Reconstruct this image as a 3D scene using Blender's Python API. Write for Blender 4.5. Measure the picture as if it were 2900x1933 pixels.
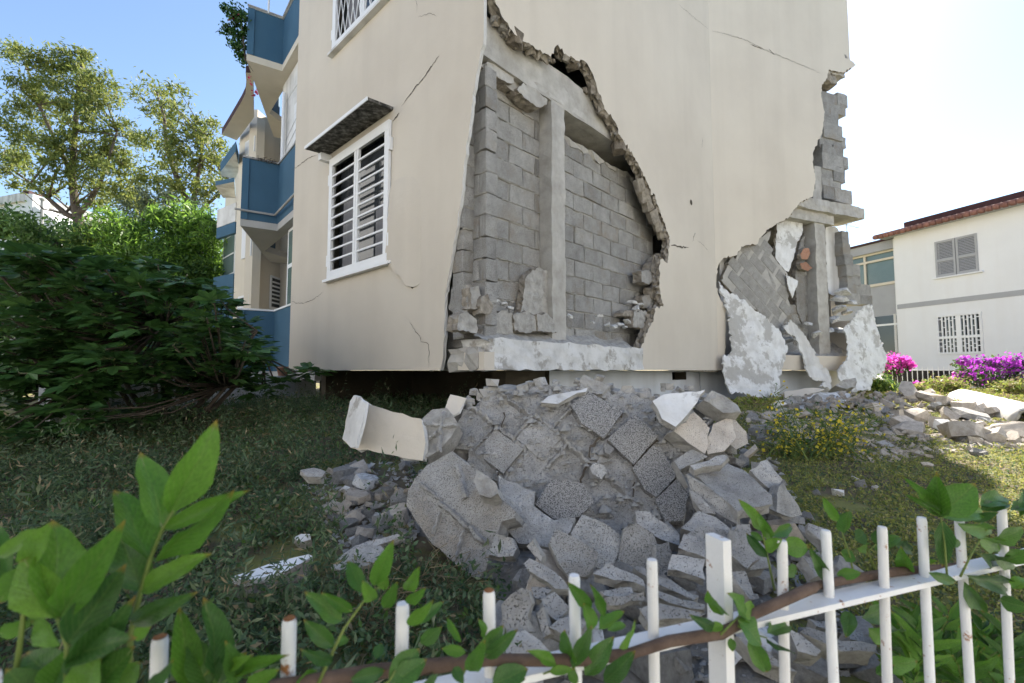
import bpy, bmesh, math, random
import numpy as np
from mathutils import Vector, Matrix, noise
from mathutils.geometry import tessellate_polygon, delaunay_2d_cdt

for o in list(bpy.data.objects): bpy.data.objects.remove(o)
SC = bpy.context.scene
COL = SC.collection
R = random.Random(7)
NR = np.random.default_rng(11)

# ------------------------------------------------------------------ camera
E = 1.0                       # eye height above the garden soil at the fence
TH = math.radians(3.55)
FPX = 1312.0                  # focal length in pixels of the 2900 px wide photograph
cam = bpy.data.cameras.new('camera'); cam.sensor_width = 36; cam.lens = FPX/2900*36
cam.clip_start = 0.05; cam.clip_end = 2000
cam.dof.use_dof = True; cam.dof.focus_distance = 3.6; cam.dof.aperture_fstop = 4.5
CAM = bpy.data.objects.new('camera', cam); COL.objects.link(CAM)
CAM.location = (0, 0, E); CAM.rotation_euler = (math.pi/2+TH, 0, 0)
SC.camera = CAM
# ------------------------------------------------------------------ light
SAZ, SEL = math.radians(31.0), math.radians(42.0)
SUN = Vector((math.sin(SAZ)*math.cos(SEL), math.cos(SAZ)*math.cos(SEL), math.sin(SEL)))
w = bpy.data.worlds.new('World'); SC.world = w; w.use_nodes = True
nt = w.node_tree; nt.nodes.clear()
sky = nt.nodes.new('ShaderNodeTexSky'); sky.sky_type = 'NISHITA'; sky.sun_disc = False
sky.sun_elevation = SEL; sky.sun_rotation = SAZ; sky.altitude = 0
sky.air_density = 1.0; sky.dust_density = 0.25; sky.ozone_density = 1.3
bg = nt.nodes.new('ShaderNodeBackground'); bg.inputs[1].default_value = 0.075
wo = nt.nodes.new('ShaderNodeOutputWorld')
nt.links.new(sky.outputs[0], bg.inputs[0]); nt.links.new(bg.outputs[0], wo.inputs[0])
sl = bpy.data.lights.new('sun', 'SUN'); sl.energy = 4.9; sl.angle = math.radians(0.55); sl.color = (1, .93, .82)
so = bpy.data.objects.new('sun', sl); COL.objects.link(so); so.location = (8, 14, 20)
so.rotation_euler = SUN.to_track_quat('Z', 'Y').to_euler()
SC.view_settings.view_transform = 'Standard'; SC.view_settings.look = 'None'
SC.view_settings.gamma = 1; SC.view_settings.exposure = 1.85
SC.cycles.max_bounces = 6; SC.cycles.diffuse_bounces = 3; SC.cycles.glossy_bounces = 2; SC.cycles.transmission_bounces = 3

# ------------------------------------------------------------------ pixels to rays
ZM = {'F': (0, 0, .81103), '2': (560, 0, 2.8), '3': (560, 450, 2.412), '4': (900, 200, 2.24), '5': (1240, 0, 2.8),
      '6': (1240, 500, 2.614), '7': (1980, 560, 2.529), '8': (2240, 120, 2.704), 'A': (1700, 0, 2.0638),
      'B': (640, 0, 3.096), 'C': (800, 700, 3.92), 'p': (960, 1040, 2.614), 'q': (1400, 1040, 2.613),
      's': (1300, 1500, 2.353), 'h': (2380, 520, 2.904), 'g': (2100, 1000, 2.941), 'v': (2050, 1350, 2.689),
      'l': (0, 1150, 2.002), 'm': (650, 1500, 2.768), 'k': (0, 600, 2.24), 't': (0, 0, 2.24)}
FW = Vector((0, math.cos(TH), math.sin(TH))); UP = Vector((0, -math.sin(TH), math.cos(TH)))
EYE = Vector((0, 0, E))
def src(z, x, y):
    a, b, s = ZM[z]
    return a+x/s, b+y/s
def ray(z, x, y):
    u, v = src(z, x, y)
    return FW+Vector(((u-1450)/FPX, 0, 0))+UP*((966.5-v)/FPX)
def at(z, x, y, d):            # point at forward distance d
    r = ray(z, x, y); return EYE+r*(d/r.y)
def on_plane(z, x, y, P, n):
    r = ray(z, x, y); return EYE+r*((P-EYE).dot(n)/r.dot(n))

# ------------------------------------------------------------------ materials
def _n(t, kind, **kw):
    n = t.nodes.new(kind)
    for k, v in kw.items():
        setattr(n, k, v)
    return n
def ramp(t, cols, pos=None):
    r = _n(t, 'ShaderNodeValToRGB'); e = r.color_ramp.elements
    pos = pos or [i/(len(cols)-1) for i in range(len(cols))]
    while len(e) < len(cols): e.new(.5)
    for i, c in enumerate(cols):
        e[i].position = pos[i]; e[i].color = (*c, 1)
    return r
MATS = {}
def pmat(name, cols, scale=4, rough=.85, bump=.2, bscale=30, pits=None, streak=None, vary=0, pos=None, blot=None, stretch=(1, 1, 1), metal=0, spec=.3, patch=None, detail=6):
    m = bpy.data.materials.new(name); m.use_nodes = True; t = m.node_tree; L = t.links.new
    b = t.nodes['Principled BSDF']; b.inputs['Roughness'].default_value = rough; b.inputs['Metallic'].default_value = metal
    b.inputs['Specular IOR Level'].default_value = spec
    tc = _n(t, 'ShaderNodeTexCoord'); oi = _n(t, 'ShaderNodeObjectInfo')
    ad = _n(t, 'ShaderNodeVectorMath', operation='MULTIPLY_ADD')
    cv = _n(t, 'ShaderNodeCombineXYZ')
    for i in range(3): L(oi.outputs['Random'], cv.inputs[i])
    L(cv.outputs[0], ad.inputs[0]); ad.inputs[1].default_value = (17, 31, 23); L(tc.outputs['Object'], ad.inputs[2])
    mp = _n(t, 'ShaderNodeMapping'); mp.inputs['Scale'].default_value = stretch; L(ad.outputs[0], mp.inputs[0])
    nz = _n(t, 'ShaderNodeTexNoise'); nz.inputs['Scale'].default_value = scale; nz.inputs['Detail'].default_value = detail
    nz.inputs['Roughness'].default_value = .62; L(mp.outputs[0], nz.inputs[0])
    r = ramp(t, cols, pos or [.3+.4*i/(len(cols)-1) for i in range(len(cols))]); L(nz.outputs[0], r.inputs[0])
    c = r.outputs[0]
    def mixc(fac, col, blend='MIX'):
        nonlocal c
        x = _n(t, 'ShaderNodeMix', data_type='RGBA', blend_type=blend)
        if isinstance(fac, float): x.inputs[0].default_value = fac
        else: L(fac, x.inputs[0])
        L(c, x.inputs[6])
        if isinstance(col, tuple): x.inputs[7].default_value = (*col, 1)
        else: L(col, x.inputs[7])
        c = x.outputs[2]
    if streak:            # vertical run marks: noise stretched along z
        col, amt = streak
        ms = _n(t, 'ShaderNodeMapping'); ms.inputs['Scale'].default_value = (1.3, 1.3, .10); L(ad.outputs[0], ms.inputs[0])
        ns = _n(t, 'ShaderNodeTexNoise'); ns.inputs['Scale'].default_value = 2.2; ns.inputs['Detail'].default_value = 9; L(ms.outputs[0], ns.inputs[0])
        rs = ramp(t, [(0, 0, 0), (amt, amt, amt)], [.46, .72]); L(ns.outputs[0], rs.inputs[0]); mixc(rs.outputs[0], col)
    if patch:             # worn patches with clear edges
        col, sc, lo, hi = patch
        np_ = _n(t, 'ShaderNodeTexNoise'); np_.inputs['Scale'].default_value = sc; np_.inputs['Detail'].default_value = 9; np_.inputs['Roughness'].default_value = .7
        L(ad.outputs[0], np_.inputs[0]); rp = ramp(t, [(0, 0, 0), (1, 1, 1)], [lo, hi]); L(np_.outputs[0], rp.inputs[0]); mixc(rp.outputs[0], col)
    pit_out = None
    if pits:              # small dark pores
        col, sc, th = pits
        vo = _n(t, 'ShaderNodeTexNoise'); vo.inputs['Scale'].default_value = sc; vo.inputs['Detail'].default_value = 3; L(ad.outputs[0], vo.inputs[0])
        rp = ramp(t, [(1, 1, 1), (0, 0, 0)], [th, th+.07]); L(vo.outputs[0], rp.inputs[0]); mixc(rp.outputs[0], col); pit_out = rp.outputs[0]
    if vary:
        mr = _n(t, 'ShaderNodeMapRange'); mr.inputs[3].default_value = 1-vary; mr.inputs[4].default_value = 1+vary; L(oi.outputs['Random'], mr.inputs[0])
        hs = _n(t, 'ShaderNodeHueSaturation'); L(mr.outputs[0], hs.inputs['Value']); L(c, hs.inputs['Color']); c = hs.outputs[0]
    L(c, b.inputs['Base Color'])
    if bump:
        bn = _n(t, 'ShaderNodeTexNoise'); bn.inputs['Scale'].default_value = bscale; bn.inputs['Detail'].default_value = 8; bn.inputs['Roughness'].default_value = .7
        L(ad.outputs[0], bn.inputs[0])
        h = bn.outputs[0]
        if pit_out:
            sb = _n(t, 'ShaderNodeMath', operation='SUBTRACT'); L(h, sb.inputs[0]); L(pit_out, sb.inputs[1]); h = sb.outputs[0]
        bp = _n(t, 'ShaderNodeBump'); bp.inputs['Strength'].default_value = bump; bp.inputs['Distance'].default_value = .02
        L(h, bp.inputs['Height']); L(bp.outputs[0], b.inputs['Normal'])
    MATS[name] = m
    return m
def leafmat(name, cols, trans=.35, rough=.5, pos=None):
    m = bpy.data.materials.new(name); m.use_nodes = True; t = m.node_tree; L = t.links.new
    b = t.nodes['Principled BSDF']; out = t.nodes['Material Output']
    b.inputs['Roughness'].default_value = rough; b.inputs['Specular IOR Level'].default_value = .35
    g = _n(t, 'ShaderNodeNewGeometry'); oi = _n(t, 'ShaderNodeObjectInfo')
    a = _n(t, 'ShaderNodeMath', operation='ADD'); L(g.outputs['Random Per Island'], a.inputs[0]); L(oi.outputs['Random'], a.inputs[1])
    fr = _n(t, 'ShaderNodeMath', operation='FRACT'); L(a.outputs[0], fr.inputs[0])
    r = ramp(t, cols, pos); L(fr.outputs[0], r.inputs[0])
    tc = _n(t, 'ShaderNodeTexCoord'); nz = _n(t, 'ShaderNodeTexNoise'); nz.inputs['Scale'].default_value = 22; L(tc.outputs['Object'], nz.inputs[0])
    hs = _n(t, 'ShaderNodeHueSaturation'); mr = _n(t, 'ShaderNodeMapRange'); mr.inputs[1].default_value = .3; mr.inputs[2].default_value = .7
    mr.inputs[3].default_value = .75; mr.inputs[4].default_value = 1.2; L(nz.outputs[0], mr.inputs[0]); L(mr.outputs[0], hs.inputs['Value']); L(r.outputs[0], hs.inputs['Color'])
    L(hs.outputs[0], b.inputs['Base Color'])
    tr = _n(t, 'ShaderNodeBsdfTranslucent')
    h2 = _n(t, 'ShaderNodeHueSaturation'); h2.inputs['Value'].default_value = 1.5; h2.inputs['Hue'].default_value = .485; L(hs.outputs[0], h2.inputs['Color']); L(h2.outputs[0], tr.inputs[0])
    mx = _n(t, 'ShaderNodeMixShader'); mx.inputs[0].default_value = trans; L(b.outputs[0], mx.inputs[1]); L(tr.outputs[0], mx.inputs[2]); L(mx.outputs[0], out.inputs[0])
    MATS[name] = m
    return m

pmat('plaster', [(.555, .495, .415), (.60, .54, .455), (.635, .575, .485)], .6, .9, .12, 60, streak=((.45, .40, .335), .24))
pmat('plaster_back', [(.50, .49, .47), (.62, .61, .59)], 3, .9, .3, 40)
pmat('white_sheet', [(.56, .55, .53), (.70, .695, .685), (.80, .80, .795)], 5, .9, .5, 30, patch=((.44, .425, .40), 2.3, .52, .57))
pmat('broken', [(.17, .145, .115), (.30, .265, .22), (.42, .38, .32)], 16, .95, .9, 45)
pmat('broken_dark', [(.10, .085, .065), (.20, .17, .135), (.30, .26, .21)], 14, .95, .9, 45)
pmat('block', [(.32, .305, .285), (.415, .40, .375), (.50, .485, .46)], 7, .95, .8, 90, pits=((.20, .19, .175), 210, .38), vary=.17, patch=((.37, .325, .27), 1.6, .52, .64))
pmat('block_dark', [(.31, .295, .275), (.43, .41, .385), (.52, .50, .47)], 90, .95, .7, 130, pits=((.13, .125, .12), 190, .42), vary=.1)
pmat('block_flat', [(.31, .295, .27), (.37, .355, .33), (.43, .415, .39)], 9, .95, .7, 80, pits=((.22, .21, .195), 190, .36), vary=.04)
pmat('mortar', [(.36, .34, .31), (.47, .45, .415)], 9, .95, .5, 50)
pmat('concrete', [(.33, .31, .28), (.43, .41, .375), (.52, .50, .465)], 6, .92, .35, 40, streak=((.27, .25, .22), .5))
pmat('concrete_white', [(.46, .45, .43), (.62, .61, .59), (.70, .69, .675)], 4, .92, .35, 30, patch=((.36, .34, .31), 5, .53, .6))
pmat('dust', [(.30, .28, .255), (.43, .41, .375), (.54, .52, .48)], 14, .97, 1.0, 70)
pmat('fines', [(.13, .12, .105), (.22, .205, .185), (.33, .31, .28)], 14, .97, 1, 50)  # darker copy of dust: crevice shade and mixed-in soil put into the colour
pmat('rubble', [(.32, .31, .295), (.455, .44, .42), (.565, .55, .525)], 10, .95, 1.0, 55, pits=((.20, .19, .18), 190, .34), vary=.2)
pmat('rubble_warm', [(.38, .33, .275), (.50, .445, .385), (.58, .53, .465)], 7, .95, .55, 60, pits=((.24, .21, .18), 170, .34), vary=.2)
pmat('ochre', [(.36, .27, .16), (.48, .37, .23)], 9, .95, .6, 30)
pmat('terracotta', [(.30, .15, .095), (.42, .24, .16)], 22, .9, .3, 40, vary=.15)
pmat('white_paint', [(.74, .745, .75), (.80, .80, .80)], 3, .45, .04, 60)
pmat('fence_paint', [(.70, .71, .72), (.79, .79, .79)], 8, .5, .25, 90, patch=((.30, .13, .045), 30, .61, .65), streak=((.52, .46, .38), .4))
pmat('rust', [(.20, .075, .025), (.36, .16, .06)], 60, .95, .5, 200)
pmat('blue', [(.044, .105, .165), (.050, .118, .183), (.057, .13, .20)], 1.5, .75, .08, 80, streak=((.035, .105, .18), .4))
pmat('grey_paint', [(.34, .345, .36), (.38, .385, .40)], 2, .75, .06, 60)
pmat('soffit', [(.40, .39, .37), (.47, .46, .44)], 1.2, .9, .08, 40)
pmat('cream', [(.62, .56, .46), (.68, .615, .51)], 1.2, .9, .08, 60, streak=((.5, .44, .35), .3))
pmat('stained_white', [(.50, .49, .47), (.66, .65, .63), (.72, .71, .69)], 2.5, .9, .15, 40, streak=((.30, .27, .24), .7))
pmat('cool_white', [(.50, .52, .56), (.60, .62, .66)], 2, .9, .1, 40, streak=((.36, .36, .37), .5))
pmat('house_white', [(.71, .715, .725), (.76, .765, .775)], .8, .9, .05, 60, streak=((.66, .64, .62), .3))
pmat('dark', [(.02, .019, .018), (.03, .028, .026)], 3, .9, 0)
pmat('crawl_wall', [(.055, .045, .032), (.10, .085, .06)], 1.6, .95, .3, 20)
pmat('crack', [(.05, .04, .03), (.11, .09, .07)], 30, .95, 0)
pmat('curtain', [(.16, .155, .16), (.24, .235, .245)], 6, .95, .1, 20, stretch=(8, 8, .3))
pmat('roof_tile', [(.18, .085, .07), (.30, .15, .12)], 9, .85, .2, 30, vary=.2)
pmat('roof_dark', [(.045, .02, .022), (.07, .032, .032)], 6, .8, .1, 30)
pmat('moss_under', [(.03, .03, .028), (.10, .095, .085), (.30, .29, .27)], 14, .95, .3, 40, pos=[.38, .52, .68])
pmat('pipe_grey', [(.30, .29, .28), (.40, .39, .37)], 6, .7, .1, 40)
pmat('soil', [(.075, .058, .038), (.13, .105, .07), (.19, .155, .105)], 5, 1, .8, 30, patch=((.17, .175, .055), 2.6, .44, .56))
pmat('bark', [(.06, .048, .038), (.12, .098, .078)], 12, .95, .8, 30, stretch=(1, 1, .25))
pmat('vine_bark', [(.10, .065, .048), (.17, .115, .085)], 30, .9, .6, 90)
pmat('green_stem', [(.10, .15, .03), (.16, .20, .05)], 20, .6, .1, 60)
pmat('pale_stem', [(.24, .26, .12), (.32, .34, .17)], 20, .6, .1, 60)
pmat('awning', [(.55, .30, .07), (.62, .36, .10)], 3, .9, .1, 40)
pmat('awning_white', [(.62, .60, .54), (.68, .66, .60)], 3, .9, .1, 40)
m = pmat('glass', [(.035, .04, .045), (.05, .055, .06)], 1, .06, 0, spec=.8)
m = pmat('glass_green', [(.12, .17, .17), (.16, .22, .215)], 1, .12, 0, spec=.6)
leafmat('leaf_fig', [(.026, .072, .02), (.043, .11, .028), (.07, .15, .038)], .3, .42)
leafmat('leaf_tree', [(.07, .11, .028), (.12, .16, .036), (.18, .205, .05)], .4, .6)
leafmat('leaf_tree_b', [(.08, .12, .03), (.14, .175, .038), (.20, .22, .055)], .4, .6)
leafmat('leaf_grey', [(.07, .10, .055), (.12, .15, .08)], .35, .7)
leafmat('leaf_bright', [(.08, .18, .024), (.13, .26, .035), (.19, .33, .05)], .42, .5)
leafmat('leaf_yellow', [(.16, .23, .04), (.25, .32, .065)], .42, .5)
leafmat('leaf_hedge', [(.035, .085, .02), (.06, .125, .028), (.09, .17, .038)], .35, .5)
leafmat('leaf_vine', [(.028, .092, .010), (.045, .135, .014), (.075, .185, .020)], .32, .38)
leafmat('leaf_vine_dark', [(.015, .055, .012), (.028, .085, .016), (.045, .115, .02)], .28, .36)
leafmat('leaf_weed', [(.05, .095, .045), (.08, .135, .062), (.12, .18, .088), (.19, .21, .12)], .3, .7, [0, .45, .8, 1])
leafmat('leaf_lawn', [(.15, .19, .04), (.24, .265, .06), (.32, .32, .09), (.38, .33, .15)], .3, .75, [0, .4, .8, 1])
leafmat('straw', [(.19, .155, .085), (.30, .25, .15)], .3, .8)
leafmat('petal_pink', [(.55, .05, .36), (.70, .12, .50), (.62, .08, .46)], .45, .6)
leafmat('petal_purple', [(.27, .03, .33), (.42, .06, .45), (.36, .05, .40)], .45, .6)
leafmat('petal_yellow', [(.62, .50, .03), (.70, .60, .07)], .35, .6)
leafmat('petal_white', [(.75, .75, .70), (.8, .8, .76)], .35, .6)
leafmat('petal_red', [(.45, .05, .08), (.5, .08, .12)], .35, .6)

# ------------------------------------------------------------------ objects
I4 = Matrix.Identity(4)
WM = {}
def link(name, data, parent=None, world=I4):
    o = bpy.data.objects.new(name, data); COL.objects.link(o)
    WM[o] = world.copy()
    if parent is not None:
        o.parent = parent; o.matrix_parent_inverse = WM[parent].inverted()
    o.matrix_basis = world
    return o
def mesh(name, v, f, mats, mi=None, smooth=False):
    me = bpy.data.meshes.new(name); me.from_pydata([tuple(p) for p in v], [], f)
    for m in (mats if isinstance(mats, (list, tuple)) else [mats]): me.materials.append(MATS[m])
    if mi is not None: me.polygons.foreach_set('material_index', mi)
    if smooth: me.polygons.foreach_set('use_smooth', [True]*len(me.polygons))
    bm = bmesh.new(); bm.from_mesh(me); bmesh.ops.recalc_face_normals(bm, faces=bm.faces); bm.to_mesh(me); bm.free()
    me.update(); return me
def tag(o, label=None, cat=None, group=None, kind=None):
    if label: o['label'] = label
    if cat: o['category'] = cat
    if group: o['group'] = group
    if kind: o['kind'] = kind
    return o
def thing(name, loc, label, cat, group=None):
    return tag(link(name, None, None, Matrix.Translation(Vector(loc))), label, cat, group)

class MB:
    def __init__(s): s.v = []; s.f = []; s.mi = []
    def poly(s, pts, m=0):
        i = len(s.v); s.v += [Vector(p) for p in pts]; s.f.append(tuple(range(i, i+len(pts)))); s.mi.append(m); return s
    def hexa(s, p, m=0):      # 8 points: bottom 4, top 4
        i = len(s.v); s.v += [Vector(q) for q in p]
        for q in ((0, 3, 2, 1), (4, 5, 6, 7), (0, 1, 5, 4), (1, 2, 6, 5), (2, 3, 7, 6), (3, 0, 4, 7)):
            s.f.append(tuple(i+k for k in q)); s.mi.append(m)
        return s
    def box(s, x0, x1, y0, y1, z0, z1, m=0, T=None):
        p = [Vector(q) for q in ((x0, y0, z0), (x1, y0, z0), (x1, y1, z0), (x0, y1, z0), (x0, y0, z1), (x1, y0, z1), (x1, y1, z1), (x0, y1, z1))]
        return s.hexa([T(q) if T else q for q in p], m)
    def tube(s, pts, rad, n=8, m=0, cap=True):
        pts = [Vector(p) for p in pts]; rr = rad if isinstance(rad, (list, tuple)) else [rad]*len(pts)
        i0 = len(s.v)
        for k, p in enumerate(pts):
            d = (pts[min(k+1, len(pts)-1)]-pts[max(k-1, 0)]).normalized()
            a = d.orthogonal().normalized() if k == 0 else (pa-d*pa.dot(d)).normalized()
            pa = a; b = d.cross(a)
            for j in range(n):
                t = 2*math.pi*j/n; s.v.append(p+(a*math.cos(t)+b*math.sin(t))*rr[k])
        for k in range(len(pts)-1):
            for j in range(n):
                a = i0+k*n+j; b = i0+k*n+(j+1) % n
                s.f.append((a, b, b+n, a+n)); s.mi.append(m)
        if cap:
            s.f.append(tuple(i0+j for j in range(n))[::-1]); s.mi.append(m)
            e = i0+(len(pts)-1)*n; s.f.append(tuple(e+j for j in range(n))); s.mi.append(m)
        return s
    def build(s, name, mats, parent=None, smooth=False, world=I4):
        return link(name, mesh(name, s.v, s.f, mats, s.mi, smooth), parent, world)

def refine(pts, step, jag, rnd):
    out = []; n = len(pts)
    for i, p in enumerate(pts):
        q = pts[(i+1) % n]; a = Vector(p[:2]); b = Vector(q[:2]); d = b-a; L = d.length
        out.append(a)
        if len(p) > 2 and p[2] == 0 or L < step*1.2: continue
        k = int(L/step); nrm = Vector((-d.y, d.x))/L
        for j in range(1, k):
            t = j/k; out.append(a+d*t+nrm*rnd.gauss(0, jag)+d/L*rnd.gauss(0, jag*.4))
    return out
def inside(p, poly):
    c = False; j = len(poly)-1
    for i in range(len(poly)):
        a, b = poly[i], poly[j]
        if (a.y > p[1]) != (b.y > p[1]) and p[0] < (b.x-a.x)*(p[1]-a.y)/(b.y-a.y)+a.x: c = not c
        j = i
    return c
def plate(name, outer, F, thick, mats, parent=None, holes=(), step=.06, jag=.012, seed=1, grid=None, relief=0, rings=3, edge_jit=.012, smooth=False, rfreq=6, build=True):
    """A flat or bent sheet with a ragged outline: front at F(t,z,0), back at F(t,z,thick)."""
    rnd = random.Random(seed)
    loops = [refine(outer, step, jag, rnd)]+[[Vector(p[:2]) for p in h] for h in holes]
    V2 = []; edges = []; lidx = []
    for lp in loops:
        i0 = len(V2); V2 += lp; k = len(lp); lidx.append(list(range(i0, i0+k)))
        edges += [(i0+i, i0+(i+1) % k) for i in range(k)]
    if grid:
        xs = [p.x for p in loops[0]]; ys = [p.y for p in loops[0]]
        ins = []
        x = min(xs)
        while x < max(xs):
            y = min(ys)
            while y < max(ys):
                p = (x+rnd.uniform(-.35, .35)*grid, y+rnd.uniform(-.35, .35)*grid)
                if inside(p, loops[0]) and not any(inside(p, h) for h in loops[1:]): ins.append(Vector(p))
                y += grid
            x += grid
        ov, oe, of, sv, se, sf = delaunay_2d_cdt(V2+ins, edges, [], 1 if not holes else 3, 1e-5)
        tris = [tuple(f) for f in of]
        V = list(ov); remap = {}
        for i, s in enumerate(sv):
            for k in s: remap[k] = i
        lidx = [[remap[i] for i in l] for l in lidx]
    else:
        tris = [tuple(t) for t in tessellate_polygon([[Vector((p.x, p.y, 0)) for p in l] for l in loops])]
        V = V2
    bset = set(i for l in lidx for i in l)
    def rel(p, k):
        if not relief: return 0
        return relief*(noise.noise(Vector((p.x*rfreq+seed*3.1, p.y*rfreq, k)))+.5*noise.noise(Vector((p.x*rfreq*2.7, p.y*rfreq*2.7+seed, k))))
    n = len(V); verts = [F(p.x, p.y, rel(p, 0)) for p in V]+[F(p.x, p.y, thick+rel(p, 9)) for p in V]
    faces = list(tris)+[tuple(reversed([i+n for i in t])) for t in tris]; mi = [0]*len(tris)+[1]*len(tris)
    for l in lidx:
        k = len(l); prev = l
        for r in range(1, rings+1):
            if r == rings: cur = [i+n for i in l]
            else:
                cur = []
                for i in l:
                    p = V[i]; cur.append(len(verts))
                    verts.append(F(p.x+rnd.gauss(0, edge_jit), p.y+rnd.gauss(0, edge_jit), thick*r/rings))
            for i in range(k): faces.append((prev[i], prev[(i+1) % k], cur[(i+1) % k], cur[i])); mi.append(1)
            prev = cur
    if len(mats) > 2:       # a third material on the broken sides
        for q in range(2*len(tris), len(faces)): mi[q] = 2
    me = mesh(name, verts, faces, mats, mi, smooth)
    return link(name, me, parent) if build else me

def leafcloud(P, size, aspect=.5, up=0.0, droop=0, jit=.3):
    """Rhombic leaves at the given points: numpy arrays of verts and quads."""
    n = len(P); d = NR.normal(size=(n, 3)); d[:, 2] += droop; d /= np.linalg.norm(d, axis=1)[:, None]
    e = NR.normal(size=(n, 3)); e[:, 2] += up
    b = np.cross(d, e); b /= np.linalg.norm(b, axis=1)[:, None]+1e-9
    nn = np.cross(d, b)
    s = (size*(1+jit*NR.normal(size=n)).clip(.4, 1.9))[:, None]
    V = np.empty((n, 4, 3)); V[:, 0] = P-d*s*.5; V[:, 2] = P+d*s*.5
    V[:, 1] = P+b*s*aspect*.5-d*s*.05+nn*s*.06; V[:, 3] = P-b*s*aspect*.5-d*s*.05+nn*s*.06
    return V.reshape(-1, 3)
def cloudmesh(name, V, mats, mi=None):
    n = len(V)//4; me = bpy.data.meshes.new(name)
    me.vertices.add(4*n); me.vertices.foreach_set('co', V.astype(np.float32).ravel())
    me.loops.add(4*n); me.loops.foreach_set('vertex_index', np.arange(4*n, dtype=np.int32))
    me.polygons.add(n); me.polygons.foreach_set('loop_start', np.arange(0, 4*n, 4, dtype=np.int32))
    for m in mats: me.materials.append(MATS[m])
    if mi is not None: me.polygons.foreach_set('material_index', np.asarray(mi, dtype=np.int32))
    me.update(calc_edges=True); me.validate(); return me

# ================================================================== ground
def sst(a, b, x):
    t = min(1, max(0, (x-a)/(b-a))); return t*t*(3-2*t)
def ground_z(x, y):
    if y < .47+.351*(x+.396): return -.62        # street side of the garden wall
    z = .5*sst(1.0, 6.2, y)
    if x > 2: z -= .22*sst(10, 16, y)*sst(2, 6, x)
    z += .03*noise.noise(Vector((x*.8, y*.8, 0)))+.012*noise.noise(Vector((x*3, y*3, 4)))
    return z
def build_ground():
    xs = sorted(set([-900, -400, -150, -70, -40, -26]+[round(-18+i*.6, 3) for i in range(16)]+[round(-8.4+i*.14, 3) for i in range(121)]+[round(8.5+i*.6, 3) for i in range(30)]+[40, 70, 150, 400, 900]))
    ys = sorted(set([-900, -300, -80, -20, -6, -2, -.6]+[round(.2+i*.14, 3) for i in range(72)]+[round(10.3+i*.7, 3) for i in range(36)]+[45, 70, 150, 400, 900]))
    v = []; f = []
    for y in ys:
        for x in xs: v.append((x, y, ground_z(x, y) if abs(x) < 50 and -5 < y < 60 else (.5 if y > 5 else 0)))
    n = len(xs)
    for j in range(len(ys)-1):
        for i in range(n-1): f.append((j*n+i, j*n+i+1, (j+1)*n+i+1, (j+1)*n+i))
    tag(link('ground', mesh('ground', v, f, 'soil', None, True)), kind='structure')
build_ground()

# ================================================================== damaged building
C0 = Vector((-.247, 3.87, 0))
class Facet:
    def __init__(s, O, d, n):
        s.O = Vector(O); s.d = Vector((d[0], d[1], 0)).normalized(); s.n = Vector((n[0], n[1], 0)).normalized()
    def P(s, t, z, off=0): return s.O+s.d*t-s.n*off+Vector((0, 0, z))
    def uv(s, zm, x, y, off=0):
        p = on_plane(zm, x, y, s.O-s.n*off, s.n); return ((p-s.O).dot(s.d), p.z)
    def uvs(s, zm, pts, off=0): return [s.uv(zm, p[0], p[1], off)+tuple(p[2:]) for p in pts]
FL = Facet(C0, (-.724, .69), (-.69, -.724))
FM = Facet(C0, (.69, .724), (.724, -.69))
TF = 5.35
FR = Facet(FM.P(TF, 0), (.9265, .376), (.376, -.9265))
TR = 3.80
ZB = E; ZT = 13.0
BLD = thing('apartment_building', FM.P(0, ZB), 'beige apartment building with two collapsed wall corners and blue balconies', 'building')
TL = 4.12
SH = .12

# --- left facade
w1 = (1.50, 2.84, ZB+1.19, ZB+2.66)
zl2 = FL.uv('B', 1000, 395)[1]
w2 = (1.36, 2.86, zl2, zl2+1.45)
edgeL = FL.uvs('6', [(20, 1428), (40, 1330), (46, 1130), (50, 960), (62, 820)])+FL.uvs('4', [(815, 1400), (830, 1300), (860, 1100), (885, 980), (912, 780), (945, 450), (970, 300), (982, 150), (1000, 60)])
edgeL[0] = (edgeL[0][0], ZB)
outer = [(TL, ZB, 0)]+edgeL+[(-.0, edgeL[-1][1]+.35), (0, ZT, 0), (TL, ZT, 0)]
outer[-3] = (*outer[-3], 0)
def wh(w): return [(w[0], w[2]), (w[1], w[2]), (w[1], w[3]), (w[0], w[3])]
def sheet(name, outer, F, thick, mats, parent, holes=(), **k): return plate(name, outer, F, thick, mats, parent, holes, **k)
sheet('facade', outer, FL.P, .035, ['plaster', 'plaster_back', 'plaster_back'], BLD, [wh(w1), wh(w2)], step=.05, jag=.006, seed=3, edge_jit=.004)
# loosened sheet of render standing proud between window and corner
pe = FL.uvs('C', [(1150, 150), (1190, 195), (1235, 240), (1270, 300), (1330, 330), (1375, 425), (1440, 440), (1510, 395), (1560, 350), (1640, 270), (1730, 140), (1800, 40)], -.02)
pe = [(p[0], p[1]) for p in pe]
up_ = [(edgeL[k][0]+.012, edgeL[k][1]) for k in range(7, len(edgeL))]
pl_out = pe+[q for q in up_ if q[1] > pe[-1][1]+.05]+[(.55, ZB+2.3), (1.0, ZB+2.35), (w1[0]-.045, ZB+2.3), (w1[0]-.045, ZB+1.5)]
sheet('loose_render', pl_out, lambda t, z, off: FL.P(t, z, off+.016-.055*sst(.70, 1.25, t)*sst(ZB+2.25, ZB+1.6, z)), .012, ['plaster', 'plaster_back'], BLD, step=.05, jag=.006, seed=5, rings=1, grid=.06)

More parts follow.
